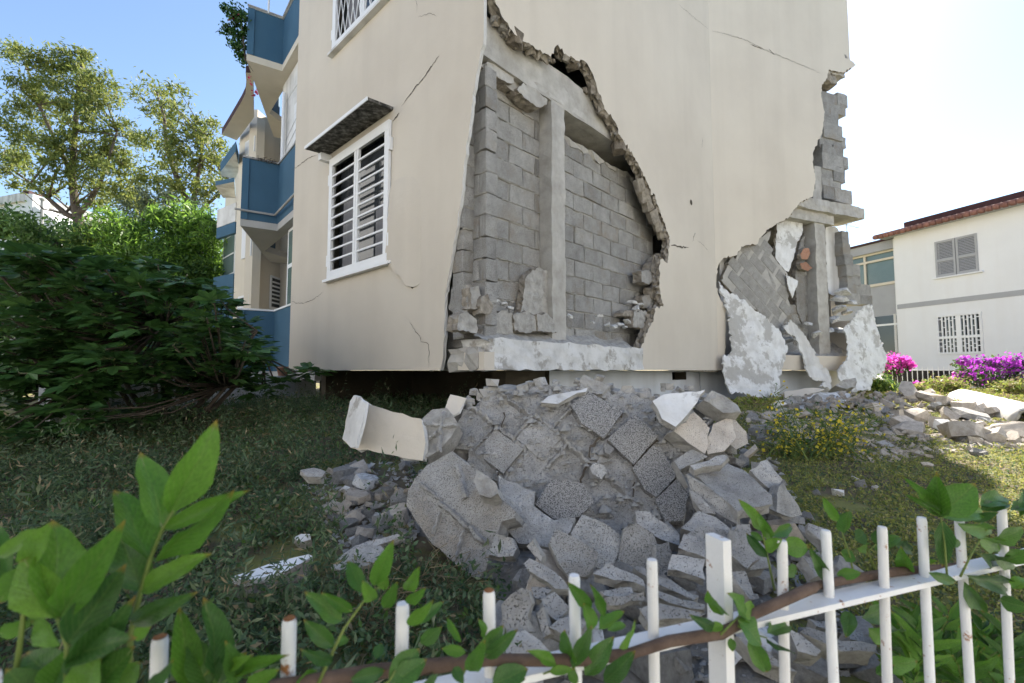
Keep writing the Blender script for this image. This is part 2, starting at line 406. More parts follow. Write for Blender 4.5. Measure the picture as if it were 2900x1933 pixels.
def window_bars(w, parent, style):
    t0, t1, z0, z1 = w
    T = lambda p: FL.P(p.x, p.z, p.y)
    wn = MB().box(t0-.03, t1+.03, .115, .13, z0-.03, z1+.03, 0, T).build('window', 'glass', parent)
    MB().box(t0+.05, t0+.42, .09, .105, z0+.02, z0+.7, 0, T).build('curtain', 'curtain', wn)
    MB().box(t1-.42, t1-.12, .09, .105, z0+.02, z0+1.0, 0, T).build('curtain', 'curtain', wn)
    f = MB(); pr = -.04; g = .055
    f.box(t0-.04, t1+.04, pr, -.005, z0-.04, z0+g, 0, T); f.box(t0-.04, t1+.04, pr, -.005, z1-g, z1+.05, 0, T)
    for a, b in ((t0-.04, t0+g-.01), (t1-g+.01, t1+.04), ((t0+t1)/2-.05, (t0+t1)/2-.005), ((t0+t1)/2+.005, (t0+t1)/2+.05)):
        f.box(a, b, pr+.002, -.006, z0+g, z1-g, 0, T)
    f.build('frame', 'white_paint', wn)
    for zz in (z0+.2, z1-.22):
        for q in (t1+.039, t0-.066): MB().box(q, q+.027, -.04, -.002, zz-.07, zz+.07, 0, T).build('hinge', 'white_paint', wn)
    for h in (0, 1):
        a = t0+g-.012 if h == 0 else (t0+t1)/2+.049; b = (t0+t1)/2-.049 if h == 0 else t1-g+.012
        if style == 'bars':
            for k in range(9):
                z = z0+g+(z1-z0-2*g)*(k+1)/10
                MB().box(a, b, -.034, -.016, z-.011, z+.011, 0, T).build('bar', 'white_paint', wn)
        else:
            H = z1-z0-2*g; W = b-a; n = 5
            for sgn in (1, -1):
                for k in range(-n, 2*n):
                    # diagonal rods clipped to the leaf
                    s0 = k/n; pts = []
                    for q in np.linspace(0, 1, 61):
                        x = s0+q*.5*1.0; zq = q
                        if 0 <= x <= 1: pts.append((x, zq))
                    if len(pts) < 4: continue
                    p0, p1 = pts[0], pts[-1]
                    if sgn < 0: p0 = (1-p0[0], p0[1]); p1 = (1-p1[0], p1[1])
                    MB().tube([FL.P(a+W*p0[0], z0+g+H*p0[1], -.025), FL.P(a+W*p1[0], z0+g+H*p1[1], -.025)], .006, 5).build('bar', 'white_paint', wn)
    MB().box(t0-.12, t1+.10, -.07, .02, z0-.075, z0-.043, 0, T).build('sill', 'stained_white' if style != 'bars' else 'white_paint', wn)
    return wn
wA = window_bars(w1, BLD, 'bars'); wB = window_bars(w2, BLD, 'diamond')
# canopy over the lower window: thin slab sloping out of the wall
t0, t1 = w1[0]-.06, w1[1]+.16
cz = w1[3]+.16
MB().hexa([FL.P(t0, cz, .0), FL.P(t1, cz, .0), FL.P(t1, cz-.02, -.30), FL.P(t0, cz-.02, -.30), FL.P(t0, cz+.035, 0), FL.P(t1, cz+.035, 0), FL.P(t1, cz+.012, -.30), FL.P(t0, cz+.012, -.30)]).build('canopy', 'moss_under', BLD)
MB().hexa([FL.P(t0-.004, cz-.024, -.302), FL.P(t1+.004, cz-.024, -.302), FL.P(t1+.004, cz-.024, -.312), FL.P(t0-.004, cz-.024, -.312), FL.P(t0-.004, cz+.016, -.302), FL.P(t1+.004, cz+.016, -.302), FL.P(t1+.004, cz+.016, -.312), FL.P(t0-.004, cz+.016, -.312)]).build('canopy_edge', 'white_paint', BLD)
MB().box(t1-.10, t1-.02, -.14, 0, cz-.12, cz-.03, 0, lambda p: FL.P(p.x, p.z, p.y)).build('bracket', 'white_paint', BLD)

# --- middle facade, a great hole torn open at the corner
hole = FM.uvs('6', [(1478, 1432), (1488, 1330), (1508, 1250), (1530, 1190), (1562, 1120), (1598, 1060), (1606, 975), (1672, 945), (1652, 900), (1640, 800), (1638, 660), (1652, 610), (1700, 640), (1716, 520), (1718, 470), (1690, 380), (1640, 240), (1592, 120)])
hole += FM.uvs('5', [(1705, 1545), (1610, 1340), (1545, 1220), (1445, 1070), (1402, 960), (1322, 862), (1300, 780), (1252, 650), (1192, 515), (1150, 475), (1110, 480), (1000, 425), (985, 380), (930, 368), (918, 425), (860, 425), (740, 355), (640, 285), (570, 220), (510, 130), (450, 0), (400, -170), (352, -420)])
hole[0] = (hole[0][0], ZB)
zc = hole[-1][1]
sheet('facade', [(TF, ZT, 0), (TF, ZB, 0)]+hole+[(0.0, zc+.05, 0), (0.0, ZT, 0)], FM.P, .115, ['plaster', 'plaster_back', 'broken'], BLD, step=.03, jag=.013, seed=9, edge_jit=.028, rings=4)
# --- right facade with its corner torn away
holeR = FR.uvs('8', [(553, 165), (500, 172), (432, 205), (402, 228), (350, 222), (292, 206), (268, 290), (236, 322), (234, 400), (256, 560), (242, 690), (202, 770), (166, 850), (170, 930), (190, 1050), (166, 1180), (72, 1222), (2, 1310)])
holeR += FR.uvs('7', [(640, 140), (565, 182), (505, 212), (432, 288), (420, 328), (302, 348), (272, 408), (176, 428), (142, 470), (112, 600), (142, 700), (190, 800), (190, 1000), (182, 1130), (176, 1218)])
holeR[0] = (TR, holeR[0][1]); holeR[-1] = (holeR[-1][0], ZB, 0)
sheet('facade', [(0, ZB, 0), (0, ZT, 0), (TR, ZT, 0)]+holeR, FR.P, .115, ['plaster', 'plaster_back', 'broken'], BLD, step=.035, jag=.01, seed=12, edge_jit=.014)

# --- the rest of the body: return and back walls, floors, roof
RE = FR.P(TR, 0); RB = RE+Vector((-.376, .9265, 0))*8.5
LE = FL.P(TL, 0); LI = LE+FM.d*2.1; LB = LI+FL.d*2.5
def wallbar(a, b, z0, z1, th, name, mat, parent=BLD):
    a = Vector(a); b = Vector(b); d = (b-a); d.z = 0; n = Vector((-d.y, d.x, 0)).normalized()*th
    Z = Vector((0, 0, 1))
    A = Vector((a.x, a.y, 0)); B = Vector((b.x, b.y, 0))
    return MB().hexa([A+Z*z0, B+Z*z0, B+n+Z*z0, A+n+Z*z0, A+Z*z1, B+Z*z1, B+n+Z*z1, A+n+Z*z1]).build(name, mat, parent)
inw = Vector((-.376, .9265, 0))
zu = holeR[0][1]
wallbar(RE+inw*.01, RB, zu+.02, ZT, .15, 'return_wall', 'plaster')
wallbar(RE+inw*.5, RB, ZB+1.0, zu, .15, 'return_wall', 'plaster')
wallbar(RE+inw*.16, RB, ZB, ZB+.998, .15, 'return_wall', 'plaster')
wallbar(LI, LE+FM.d*.13, ZB, ZT, .12, 'return_wall', 'plaster')
wallbar(LB, LI, ZB, ZT, .15, 'recess_wall', 'cream')
wallbar(RB, Vector((LB.x, LB.y+6, 0)), ZB, ZT, .2, 'rear_wall', 'plaster')
wallbar(Vector((LB.x, LB.y+6, 0)), LB, ZB, ZT, .2, 'rear_wall', 'plaster')
foot = [FL.P(.14, 0, .14)+FM.d*.12, FM.P(TF, 0, .13), FR.P(TR-.5, 0, .14), RB-FR.d*.3, Vector((LB.x+.3, LB.y+5.8, 0)), LB+FM.d*.25, LI+FM.d*.2+FL.d*.1, LE+FM.d*.2-FL.d*.2]
def floor_slab(z0, z1, name, mat, pts=foot):
    mb = MB(); n = len(pts)
    mb.poly([p+Vector((0, 0, z0)) for p in pts][::-1]); mb.poly([p+Vector((0, 0, z1)) for p in pts])
    for i in range(n):
        a, b = pts[i], pts[(i+1) % n]; mb.poly([a+Vector((0, 0, z0)), b+Vector((0, 0, z0)), b+Vector((0, 0, z1)), a+Vector((0, 0, z1))])
    return mb.build(name, mat, BLD)
ZBM = 2.84                                     # underside of the first-floor beam above the eye
floor_slab(ZB+.02, ZB+.26, 'floor_slab', 'concrete')
floor_slab(ZB+ZBM+.06, ZB+ZBM+.34, 'floor_slab', 'concrete')
floor_slab(ZB+5.9, ZB+6.2, 'floor_slab', 'concrete')
floor_slab(ZT-.3, ZT+.02, 'roof', 'concrete')
# room walls behind the openings
wallbar(FM.P(4.6, 0, 2.2), FM.P(.9, 0, 2.2), ZB+.26, ZB+ZBM, .1, 'inner_wall', 'stained_white')
wallbar(FR.P(3.2, 0, 2.4), FR.P(-1.2, 0, 2.4), ZB+.26, ZB+ZBM, .1, 'inner_wall', 'stained_white')
wallbar(FR.P(.3, 0, 2.4), FR.P(.3, 0, .2), ZB+.26, ZB+ZBM, .1, 'inner_wall', 'stained_white')

# --- concrete frame
def rough_box(name, F, t0, t1, z0, z1, o0, o1, mat, parent=BLD, step=.09, amp=.008, seed=0):
    """Box in facet coordinates with a subdivided, slightly uneven skin."""
    bm = bmesh.new(); bmesh.ops.create_cube(bm, size=1)
    nx, ny, nz = [max(1, int((b-a)/step)) for a, b in ((t0, t1), (o0, o1), (z0, z1))]
    def cuts(axis, n):
        for k in range(1, n):
            c = Vector((0, 0, 0)); c[axis] = -.5+k/n; nn = Vector((0, 0, 0)); nn[axis] = 1
            bmesh.ops.bisect_plane(bm, geom=bm.verts[:]+bm.edges[:]+bm.faces[:], plane_co=c, plane_no=nn)
    cuts(0, min(nx, 24)); cuts(1, min(ny, 4)); cuts(2, min(nz, 24))
    for v in bm.verts:
        p = Vector((t0+(v.co.x+.5)*(t1-t0), z0+(v.co.z+.5)*(z1-z0), o0+(v.co.y+.5)*(o1-o0)))
        q = noise.noise_vector(p*9+Vector((seed*7, 0, 0)))*amp+noise.noise_vector(p*28+Vector((seed, 3, 0)))*amp*.6
        edge = sum(abs(abs(c)-.5) < .01 for c in v.co)
        if edge >= 2: q += noise.noise_vector(p*16)*amp*1.6
        p += q
        v.co = F.P(p.x, p.y, p.z)
    me = bpy.data.meshes.new(name); bmesh.ops.recalc_face_normals(bm, faces=bm.faces); bm.to_mesh(me); bm.free(); me.materials.append(MATS[mat])
    return link(name, me, parent)
rough_box('beam', FM, .13, 3.9, ZB+ZBM+.03, ZB+ZBM+.42, .135, .50, 'concrete', seed=1, step=.07)
rough_box('base_beam', FM, .10, 2.75, ZB+.001, ZB+.275, -.012, .40, 'concrete_white', seed=2, amp=.012, step=.06)
rough_box('base_beam', FM, -.005, .085, ZB+.0, ZB+.20, .05, .42, 'concrete', seed=3, amp=.03, step=.05)
MB().box(-.02, .32, .004, .12, ZB-.0, ZB+.155, 0, lambda p: FL.P(p.x, p.z, p.y)).build('base_render', 'plaster', BLD)
tc0 = FM.uv('6', 850, 700, .13)[0]; tc1 = FM.uv('6', 948, 700, .13)[0]
rough_box('column', FM, tc0, tc1, ZB+.27, ZB+ZBM+.035, .135, .40, 'concrete', seed=4, amp=.007)
tr0, tr1 = FR.uv('7', 842, 500, .16)[0], FR.uv('7', 915, 500, .16)[0]
zsb = FR.uv('7', 870, 112, .16)[1]
rough_box('column', FR, tr0, tr1, ZB+.27, zsb+.01, .165, .42, 'concrete', seed=5)
# first-floor slab edge sticking out of the torn corner
b = FR.uvs('8', [(6, 1296), (70, 1240), (150, 1204), (490, 1272), (548, 1322), (545, 1352)], .05)
sl_t0, sl_t1 = b[0][0], b[4][0]+.06
rough_box('beam', FR, sl_t0, sl_t1, zsb, zsb+.23, .05, .62, 'concrete', seed=6, amp=.018)
# upper-floor beam stub
u0 = FR.uvs('8', [(272, 215), (505, 300)], .06)
rough_box('beam', FR, u0[0][0], TR-.10, u0[1][1]-.02, u0[1][1]+.26, .04, .5, 'concrete', seed=7, amp=.02)
rough_box('beam', FR, TR-.14, TR+.012, zu-.16, zu+.05, .02, .4, 'block', seed=8, amp=.03)
rough_box('ledge', FR, u0[0][0]-.16, TR-.33, u0[1][1]-.20, u0[1][1]-.03, .06, .45, 'broken', seed=9, amp=.035)
rough_box('base_beam', FR, .55, TR-.02, ZB+.001, ZB+.27, .0, .4, 'plaster', seed=10, amp=.004)

# --- masonry blocks
def block_mesh(seed, L=.385, D=.14, H=.188, mats=('block',)):
    rnd = random.Random(seed); bm = bmesh.new(); bmesh.ops.create_cube(bm, size=1)
    bmesh.ops.scale(bm, vec=(L, D, H), verts=bm.verts)
    bmesh.ops.bevel(bm, geom=bm.edges[:], offset=.005+.003*rnd.random(), segments=1, affect='EDGES')
    for v in bm.verts: v.co += Vector((rnd.gauss(0, .004), rnd.gauss(0, .0025), rnd.gauss(0, .004)))
    me = bpy.data.meshes.new('concrete_block'); bm.to_mesh(me); bm.free()
    for m in mats: me.materials.append(MATS[m])
    return me
BLK = [block_mesh(s) for s in range(8)]
BLKP = [block_mesh(s+20, mats=('block_flat',)) for s in range(4)]
def frame_mat(F, t, z, off, yaw=0, tilt=0, roll=0, sc=(1, 1, 1)):
    M = Matrix((F.d, -F.n, Vector((0, 0, 1)))).transposed().to_4x4()
    M.translation = F.P(t, z, off)
    return M @ Matrix.Rotation(roll, 4, 'Y') @ Matrix.Rotation(tilt, 4, 'X') @ Matrix.Rotation(yaw, 4, 'Z') @ Matrix.Diagonal((*sc, 1))
def masonry(F, t0, t1, z0, off, rows, parent, ok, shift=0, L=.40, H=.20, name='infill_wall', jit=.004, back=True, rnd=R, region=None):
    wl = MB().box(t0 if region is None else region[0], t1 if region is None else region[1], off+.017, off+.13, z0 if region is None else region[2], z0+rows*H if region is None else region[3], 0, lambda p: F.P(p.x, p.z, p.y)).build(name, 'mortar', parent) if back else parent
    for r in range(rows):
        z = z0+(r+.5)*H; ph = (L/2 if r % 2 else 0)+shift
        k0 = int((t0-ph)/L)-2
        for k in range(k0, k0+int((t1-t0)/L)+5):
            a = max(k*L+ph, t0); b = min(k*L+ph+L, t1)
            if b-a < .05: continue
            c = (a+b)/2
            if not ok(c, z, (b-a)/2): continue
            M = frame_mat(F, c, z, off+.07+rnd.gauss(0, jit), rnd.gauss(0, .012), rnd.gauss(0, .01), rnd.gauss(0, .006), ((b-a)/L, 1, H/.20))
            link('concrete_block', rnd.choice(BLK), wl, M)
        if not back: continue
        t = t0; zz = z0+r*H; mbj = MB()
        while t < t1-.05:
            ln = rnd.uniform(.06, .32); e = min(t+ln, t1)
            if rnd.random() < .62 and ok((t+e)/2, zz-.02, 0) and (region is None or zz < region[3]):
                n = max(3, int((e-t)/.03)); i0 = len(mbj.v)
                for k in range(n+1):
                    q = t+(e-t)*k/n; hh = rnd.uniform(.004, .013); pr = rnd.uniform(.004, .018)*(1 if 0 < k < n else .2); dz = rnd.gauss(0, .003)
                    mbj.v += [F.P(q, zz+dz-hh, off+.012), F.P(q, zz+dz-hh*.6, off-pr*.7), F.P(q, zz+dz+hh*.3, off-pr), F.P(q, zz+dz+hh, off+.012)]
                    if k:
                        b4 = len(mbj.v)-8
                        for g_ in range(3): mbj.f.append((b4+g_, b4+1+g_, b4+5+g_, b4+4+g_)); mbj.mi.append(0)
            t = e+rnd.uniform(0, .12)
        if mbj.f: tag(mbj.build('mortar_joint', 'mortar', wl), kind='stuff')
    return wl
offM = .30
# infill left of the column: top broken below the beam
ztl = FM.uv('5', 350, 590, offM)[1]
iw = masonry(FM, .03, tc0+.005, ZB+.28, offM, 13, BLD, lambda t, z, h: z < ZB+ZBM-.02, shift=.03, region=(.10, tc0, ZB+.28, ZB+ZBM-.06))
# infill right of the column: lower top edge and gap under the beam
zr = FM.uv('5', 1015, 1100, offM)[1]
iw2 = masonry(FM, tc1-.01, 3.7, ZB+.28, offM, 13, BLD, lambda t, z, h: z < zr-.08, shift=.12, region=(tc1, 3.7, ZB+.28, zr-.03))
rough_box('mortar_bed', FM, tc1, 3.6, zr-.05, zr+.025, offM+.0, offM+.13, 'mortar', seed=21, amp=.03, step=.07, parent=iw2)
# left-hand return: recessed blocks behind the loosened render of the window wall
rw = masonry(FL, .13, .95, ZB+.0, .16, 15, BLD, lambda t, z, h: z < ZB+ZBM+.0, shift=.22, name='return_masonry', region=(.20, 1.05, ZB+.02, ZB+ZBM))
# torn-off mortar shells at the foot of the column
def lump(name, p, size, mat, parent, seed, squash=(1, 1, 1), M=None, world_tag=None):
    me = chunk_mesh(seed, size, squash, mat)
    W = Matrix.Translation(p) @ (M or (Matrix.Rotation(R.uniform(0, 6), 4, 'Z') @ Matrix.Rotation(R.gauss(0, .3), 4, 'X')))
    return link(name, me, parent, W)
def chunk_mesh(seed, size, squash, mat, sub=True):
    """Broken piece of masonry: flat-faced, chipped along its edges."""
    rnd = random.Random(seed); bm = bmesh.new(); k = rnd.randint(4, 6); a0 = rnd.random()*6; pts = []
    for lev in (-.5, .5):
        for j in range(k):
            a = a0+2*math.pi*(j+rnd.uniform(-.25, .25))/k; r = rnd.uniform(.44, .66)*(1 if lev < 0 else rnd.uniform(.86, 1))
            pts.append(Vector((math.cos(a)*r, math.sin(a)*r, lev+rnd.gauss(0, .05))))
    for p in pts: bm.verts.new(Vector((p.x*squash[0], p.y*squash[1], p.z*squash[2]))*size)
    bmesh.ops.convex_hull(bm, input=bm.verts)
    if sub:
        bmesh.ops.subdivide_edges(bm, edges=[e for e in bm.edges if e.calc_length() > size*.35], cuts=1, use_grid_fill=True)
        bmesh.ops.triangulate(bm, faces=bm.faces)
        for v in bm.verts: v.co += noise.noise_vector(v.co*(5/size)+Vector((seed, 0, 0)))*size*.022
    me = bpy.data.meshes.new('chunk'); bm.to_mesh(me); bm.free()
    for m in ([mat] if isinstance(mat, str) else mat): me.materials.append(MATS[m])
    return me
Z3 = Vector((0, 0, 1))
# stepped mortar shells and broken blocks still fixed at the foot of the infill
def stub(F, zm, px, off, th, mat, seed, name='broken_block', parent=BLD, **k):
    return plate(name, F.uvs(zm, px, off), lambda t, z, o: F.P(t, z, off+o), th, [mat, mat, 'broken'], parent, step=.03, jag=.006, seed=seed, grid=.05, relief=.012, rfreq=14, edge_jit=.008, **k)
stub(FM, '6', [(640, 860), (650, 750), (700, 690), (740, 672), (800, 690), (850, 740), (868, 850), (850, 1030), (760, 1020), (610, 1010)], .20, .09, 'dust', 31)
stub(FM, '6', [(570, 1140), (560, 1020), (640, 1000), (720, 1030), (735, 1140), (650, 1160)], .14, .12, 'dust', 32)
stub(FM, '6', [(740, 1140), (735, 1015), (800, 1010), (860, 1060), (880, 1150)], .12, .12, 'dust', 33)
stub(FL, '6', [(80, 980), (100, 830), (205, 800), (228, 850), (222, 985), (140, 1030)], .02, .12, 'block', 34)
stub(FM, '6', [(245, 975), (240, 820), (300, 808), (325, 900), (300, 980)], .16, .12, 'dust', 35)
stub(FM, '6', [(310, 1010), (318, 900), (370, 870), (410, 960), (395, 1010)], .12, .1, 'broken', 36)
stub(FM, '6', [(140, 1130), (160, 1020), (210, 990), (290, 1060), (285, 1160)], .10, .14, 'dust', 37)
stub(FM, '6', [(320, 1160), (380, 1040), (470, 990), (550, 1005), (555, 1170)], .16, .14, 'dust', 38)
# rubble caught along the right rim of the hole
for i, q in enumerate([[(1510, 780), (1505, 700), (1560, 690), (1600, 760), (1560, 800)], [(1575, 790), (1570, 690), (1600, 620), (1650, 570), (1690, 600), (1650, 700), (1640, 790)], [(1590, 900), (1585, 820), (1640, 790), (1650, 900), (1640, 940)],
                       [(1520, 970), (1515, 890), (1570, 870), (1600, 930), (1590, 975)], [(1445, 1110), (1450, 1000), (1540, 990), (1570, 1060), (1530, 1120)], [(1370, 1030), (1380, 995), (1450, 990), (1445, 1035)]]):
    stub(FM, '6', q, .10+.03*(i % 2), .13, ['block', 'dust', 'broken'][i % 3], 50+i)
# dust and mortar fans lying on the base beam
def fan(name, F, t0, t1, o0, o1, zf, mat, parent, seed, n=(34, 8), amp=.03):
    mb = MB(); nx, ny = n; V = []
    for j in range(ny+1):
        for i in range(nx+1):
            t = t0+(t1-t0)*i/nx; o = o0+(o1-o0)*j/ny
            z = zf(t, (o-o0)/(o1-o0))+amp*noise.noise(Vector((t*9, o*9, seed)))+amp*.5*noise.noise(Vector((t*26, o*26, seed)))
            mb.v.append(F.P(t, z, o))
    for j in range(ny):
        for i in range(nx): a = j*(nx+1)+i; mb.f.append((a, a+1, a+nx+2, a+nx+1)); mb.mi.append(0)
    return tag(mb.build(name, mat, parent), kind='stuff')
fan('mortar_dust', FM, .02, 2.72, .03, offM+.05, lambda t, k: ZB+.25+.16*k+.05*math.sin(t*4)**2*k, 'dust', BLD, 3)
fan('mortar_dust', FR, .9, TR-.05, .02, .6, lambda t, k: ZB+.24+.32*k*(.7+.5*sst(2.4, 3.4, t)), 'dust', BLD, 5, (40, 10), .05)

# ledge of broken slab pieces under the beam, left of the column (first opening)
for i, (q, off, th) in enumerate([([(345, 520), (390, 490), (470, 500), (560, 545), (610, 600), (600, 660), (530, 640), (450, 590)], .16, .10),
                                  ([(520, 660), (620, 640), (700, 700), (690, 740), (600, 720)], .2, .1),
                                  ([(630, 710), (680, 650), (770, 700), (870, 790), (860, 830), (800, 850), (720, 800)], .14, .09)]):
    stub(FM, '5', q, off, th+.06, 'concrete', 70+i, name='broken_slab')
for i, q in enumerate([[(625, 620), (640, 570), (725, 540), (778, 610), (770, 670), (690, 660)], [(440, 490), (430, 440), (470, 425), (540, 500), (520, 540)]]):
    stub(FM, '5', q, .26, .1, 'ochre', 80+i, name='broken_tile')
# ragged lumps of mortar along the torn upper rim
for i, (x, y) in enumerate([(470, 150), (505, 215), (545, 265), (600, 310), (660, 345), (720, 390), (770, 410), (830, 450), (890, 455), (930, 460), (990, 470), (1050, 490), (1090, 505), (1150, 640), (1190, 700), (1230, 770), (1270, 840), (1340, 920), (1380, 1000), (1400, 1070), (1460, 1180), (1510, 1240)]):
    if i % 3 == 1 and i > 3: continue
    t, z = FM.uv('5', x+R.uniform(-25, 25), y+R.uniform(-15, 15), .08); lump('mortar_lump', FM.P(t, z, R.uniform(.07, .14)), R.choice([.05, .08, .11, .17]), R.choice(['broken', 'broken_dark', 'dust']), BLD, 100+i, (1, 1, .7))
for i, (x, y) in enumerate([(1500, 60), (1530, 140), (1560, 200), (1600, 290), (1630, 350), (1660, 410)]):
    t, z = FM.uv('6', x, y, .08); lump('broken_block', FM.P(t, z, .09), .19, 'broken', BLD, 130+i, (1, .7, .9), frame_mat(FM, 0, 0, 0).to_3x3().to_4x4() @ Matrix.Rotation(-.5, 4, 'Y'))

# --- right opening: leaning block panel, white room plaster, stepped block ends
pn = FR.uvs('7', [(165, 590), (205, 500), (275, 420), (300, 345), (415, 335), (430, 290), (525, 235), (490, 340), (545, 430), (640, 540), (640, 690), (660, 800), (590, 930), (530, 930), (455, 850), (420, 800), (330, 760), (230, 660)], .10)
lp = plate('leaning_panel', pn, lambda t, z, o: FR.P(t, z, .12+o), .06, ['mortar', 'mortar', 'broken'], BLD, step=.04, jag=.008, seed=40)
pc = [Vector(p[:2]) for p in pn]
ang = math.radians(-38); ca, sa = math.cos(ang), math.sin(ang)
mid = sum(pc, Vector((0, 0)))/len(pc)
for i in range(-6, 7):
    for j in range(-8, 9):
        a = (i+(.5 if j % 2 else 0))*.40; b_ = j*.20
        x, y = mid.x+ca*a-sa*b_, mid.y+sa*a+ca*b_
        cor = [(x+ca*dx-sa*dy, y+sa*dx+ca*dy) for dx in (-.17, .17) for dy in (-.08, .08)]
        k = sum(inside(c, pc) for c in cor)
        if k >= 3 or (k >= 2 and inside((x, y), pc)):
            link('concrete_block', R.choice(BLKP), lp, frame_mat(FR, x, y, .155+R.gauss(0, .0025), R.gauss(0, .01), R.gauss(0, .01), -ang, (1 if k == 4 else .72, .6, 1)))
# infill behind, between the leaning panel and the column, and right of it
masonry(FR, 1.35, tr0, ZB+.28, .36, 13, BLD, lambda t, z, h: z < ZB+1.25 or t > tr0-.25 and z < ZB+2.0, shift=.1, region=(1.5, tr0, ZB+.28, ZB+1.2))
for i, (q, off) in enumerate([([(560, 170), (620, 158), (740, 172), (745, 230), (700, 330), (680, 420), (640, 530), (615, 520), (548, 430), (552, 260)], .30), ([(905, 200), (990, 215), (1020, 260), (1020, 690), (960, 700), (925, 680), (908, 450)], .44)]):
    plate('room_plaster', FR.uvs('7', q, off), lambda t, z, o, off=off: FR.P(t, z, off+o), .05, ['white_sheet' if i == 0 else 'stained_white', 'broken', 'broken'], BLD, step=.05, jag=.008, seed=43+i, grid=.08, relief=.006)
stub(FR, '7', [(622, 545), (712, 600), (668, 718), (640, 650)], .06, .02, 'white_sheet', 46, name='render_flake')
stub(FR, '7', [(690, 520), (720, 330), (755, 250), (765, 860), (740, 900), (700, 800)], .34, .1, 'block', 47)
# clay pieces wedged beside the column
for i, q in enumerate([[(725, 400), (745, 365), (785, 360), (795, 400), (775, 440), (735, 440)], [(720, 470), (770, 460), (810, 500), (780, 525), (735, 505)]]):
    stub(FR, '7', q, .2, .08, 'terracotta', 48+i, name='clay_shard')
# stepped block ends at the far corner, lower and upper storey
for i, (x0, x1, y0, y1) in enumerate([(1025, 1070, 240, 330), (1022, 1072, 330, 410), (1030, 1085, 410, 478), (1075, 1140, 480, 552), (1045, 1090, 480, 560), (1055, 1150, 555, 620), (1055, 1120, 620, 690), (1125, 1228, 622, 700), (1150, 1235, 700, 760), (1045, 1140, 690, 760)]):
    a = FR.uv('7', x0, y1, .3); c = FR.uv('7', x1, y0, .3)
    rough_box('concrete_block', FR, a[0], c[0], a[1], c[1]-.006, .26+R.uniform(0, .06), .5, 'terracotta' if i == 3 and False else 'block', seed=60+i, amp=.006, step=.09)
UPB = [(240, 300, 470, 560), (305, 360, 485, 560), (240, 360, 400, 480), (365, 440, 400, 470), (365, 425, 470, 540), (245, 360, 565, 640), (242, 385, 645, 720), (225, 390, 720, 800), (388, 422, 725, 800), (235, 320, 800, 880), (322, 395, 800, 880), (235, 390, 880, 962), (390, 427, 885, 965), (240, 320, 962, 1045), (322, 405, 962, 1060), (240, 300, 1045, 1120), (302, 382, 1050, 1130), (245, 380, 1120, 1190), (330, 455, 1140, 1215), (170, 235, 1130, 1200), (190, 238, 950, 1130)]
for i, (x0, x1, y0, y1) in enumerate(UPB):
    a = FR.uv('8', x0, y1, .2); c = FR.uv('8', x1, y0, .2)
    rough_box('concrete_block', FR, a[0]+.004, c[0]-.004, a[1], c[1]-.006, .17+R.uniform(0, .05), .40, 'block' if i not in (19, 20) else 'concrete', seed=80+i, amp=.006, step=.09)
# rubble resting on the far floor edge is built with the loose rubble below

# --- hanging sheets of render at the far corner
def hang(name, zm, px, off, mats, bulge, seed, foot_off=0, th=.022):
    q = FR.uvs(zm, px, off); zz = [p[1] for p in q]; z0, z1 = min(zz), max(zz); ts = [p[0] for p in q]; t0, t1 = min(ts), max(ts)
    def F(t, z, o):
        k = (z-z0)/(z1-z0); u = (t-t0)/(t1-t0)
        return FR.P(t, z, off+o-bulge*math.sin(math.pi*min(1, max(0, u)))-foot_off*max(0, 1-k)**1.5)
    return plate(name, q, F, th, mats, BLD, step=.035, jag=.016, seed=seed, grid=.06, relief=.020, rfreq=4, rings=2, smooth=False)
hang('hanging_render', '7', [(135, 600), (165, 650), (235, 690), (310, 740), (370, 810), (440, 850), (545, 955), (600, 1070), (560, 1170), (500, 1270), (480, 1390), (440, 1480), (380, 1510), (380, 1450), (250, 1400), (140, 1390), (118, 1260), (128, 1140), (185, 1130), (190, 1000), (190, 850)], .0, ['white_sheet', 'plaster', 'plaster_back'], .05, 91, .28)
hang('hanging_render', '7', [(600, 925), (680, 880), (720, 920), (755, 960), (800, 1060), (835, 1190), (875, 1240), (870, 1370), (805, 1345), (840, 1310), (770, 1300), (735, 1230), (735, 1130), (690, 990), (640, 970)], -.04, ['stained_white', 'plaster_back', 'plaster_back'], -.05, 92, .22)
hang('hanging_render', '7', [(1235, 765), (1262, 1010), (1280, 1140), (1230, 1230), (1120, 1290), (1080, 1370), (985, 1380), (950, 1385), (945, 1330), (925, 1310), (890, 1290), (905, 1230), (990, 1140), (1010, 1060), (1005, 940), (1060, 900), (1110, 830), (1180, 770)], -.01, ['white_sheet', 'plaster', 'plaster_back'], .03, 93, .35)

# --- cracks in the render
def crack(F, zm, pts, wd=.008, off=-.003):
    q = F.uvs(zm, pts, 0); mb = MB(); rr = random.Random(len(pts)*7+int(pts[0][0])); c = []
    for i in range(len(q)-1):
        a = Vector(q[i][:2]); b = Vector(q[i+1][:2]); n = max(2, int((b-a).length/.03))
        for k in range(n): c.append(a+(b-a)*k/n+Vector((rr.gauss(0, .006), rr.gauss(0, .006))))
    c.append(Vector(q[-1][:2])); L = len(c)
    for i, p in enumerate(c):
        d = (c[min(i+1, L-1)]-c[max(i-1, 0)]).normalized(); n = Vector((-d.y, d.x))*wd*.5*rr.uniform(.35, 1)*min(1, .25+4*i/L, .25+4*(L-1-i)/L)
        mb.v += [F.P(p.x+n.x, p.y+n.y, off), F.P(p.x-n.x, p.y-n.y, off)]
    for i in range(L-1): mb.f.append((2*i, 2*i+1, 2*i+3, 2*i+2)); mb.mi.append(0)
    return mb.build('crack', 'crack', BLD)
crack(FL, 'B', [(575, 1490), (620, 1465), (680, 1420), (740, 1380), (795, 1360)], .014)
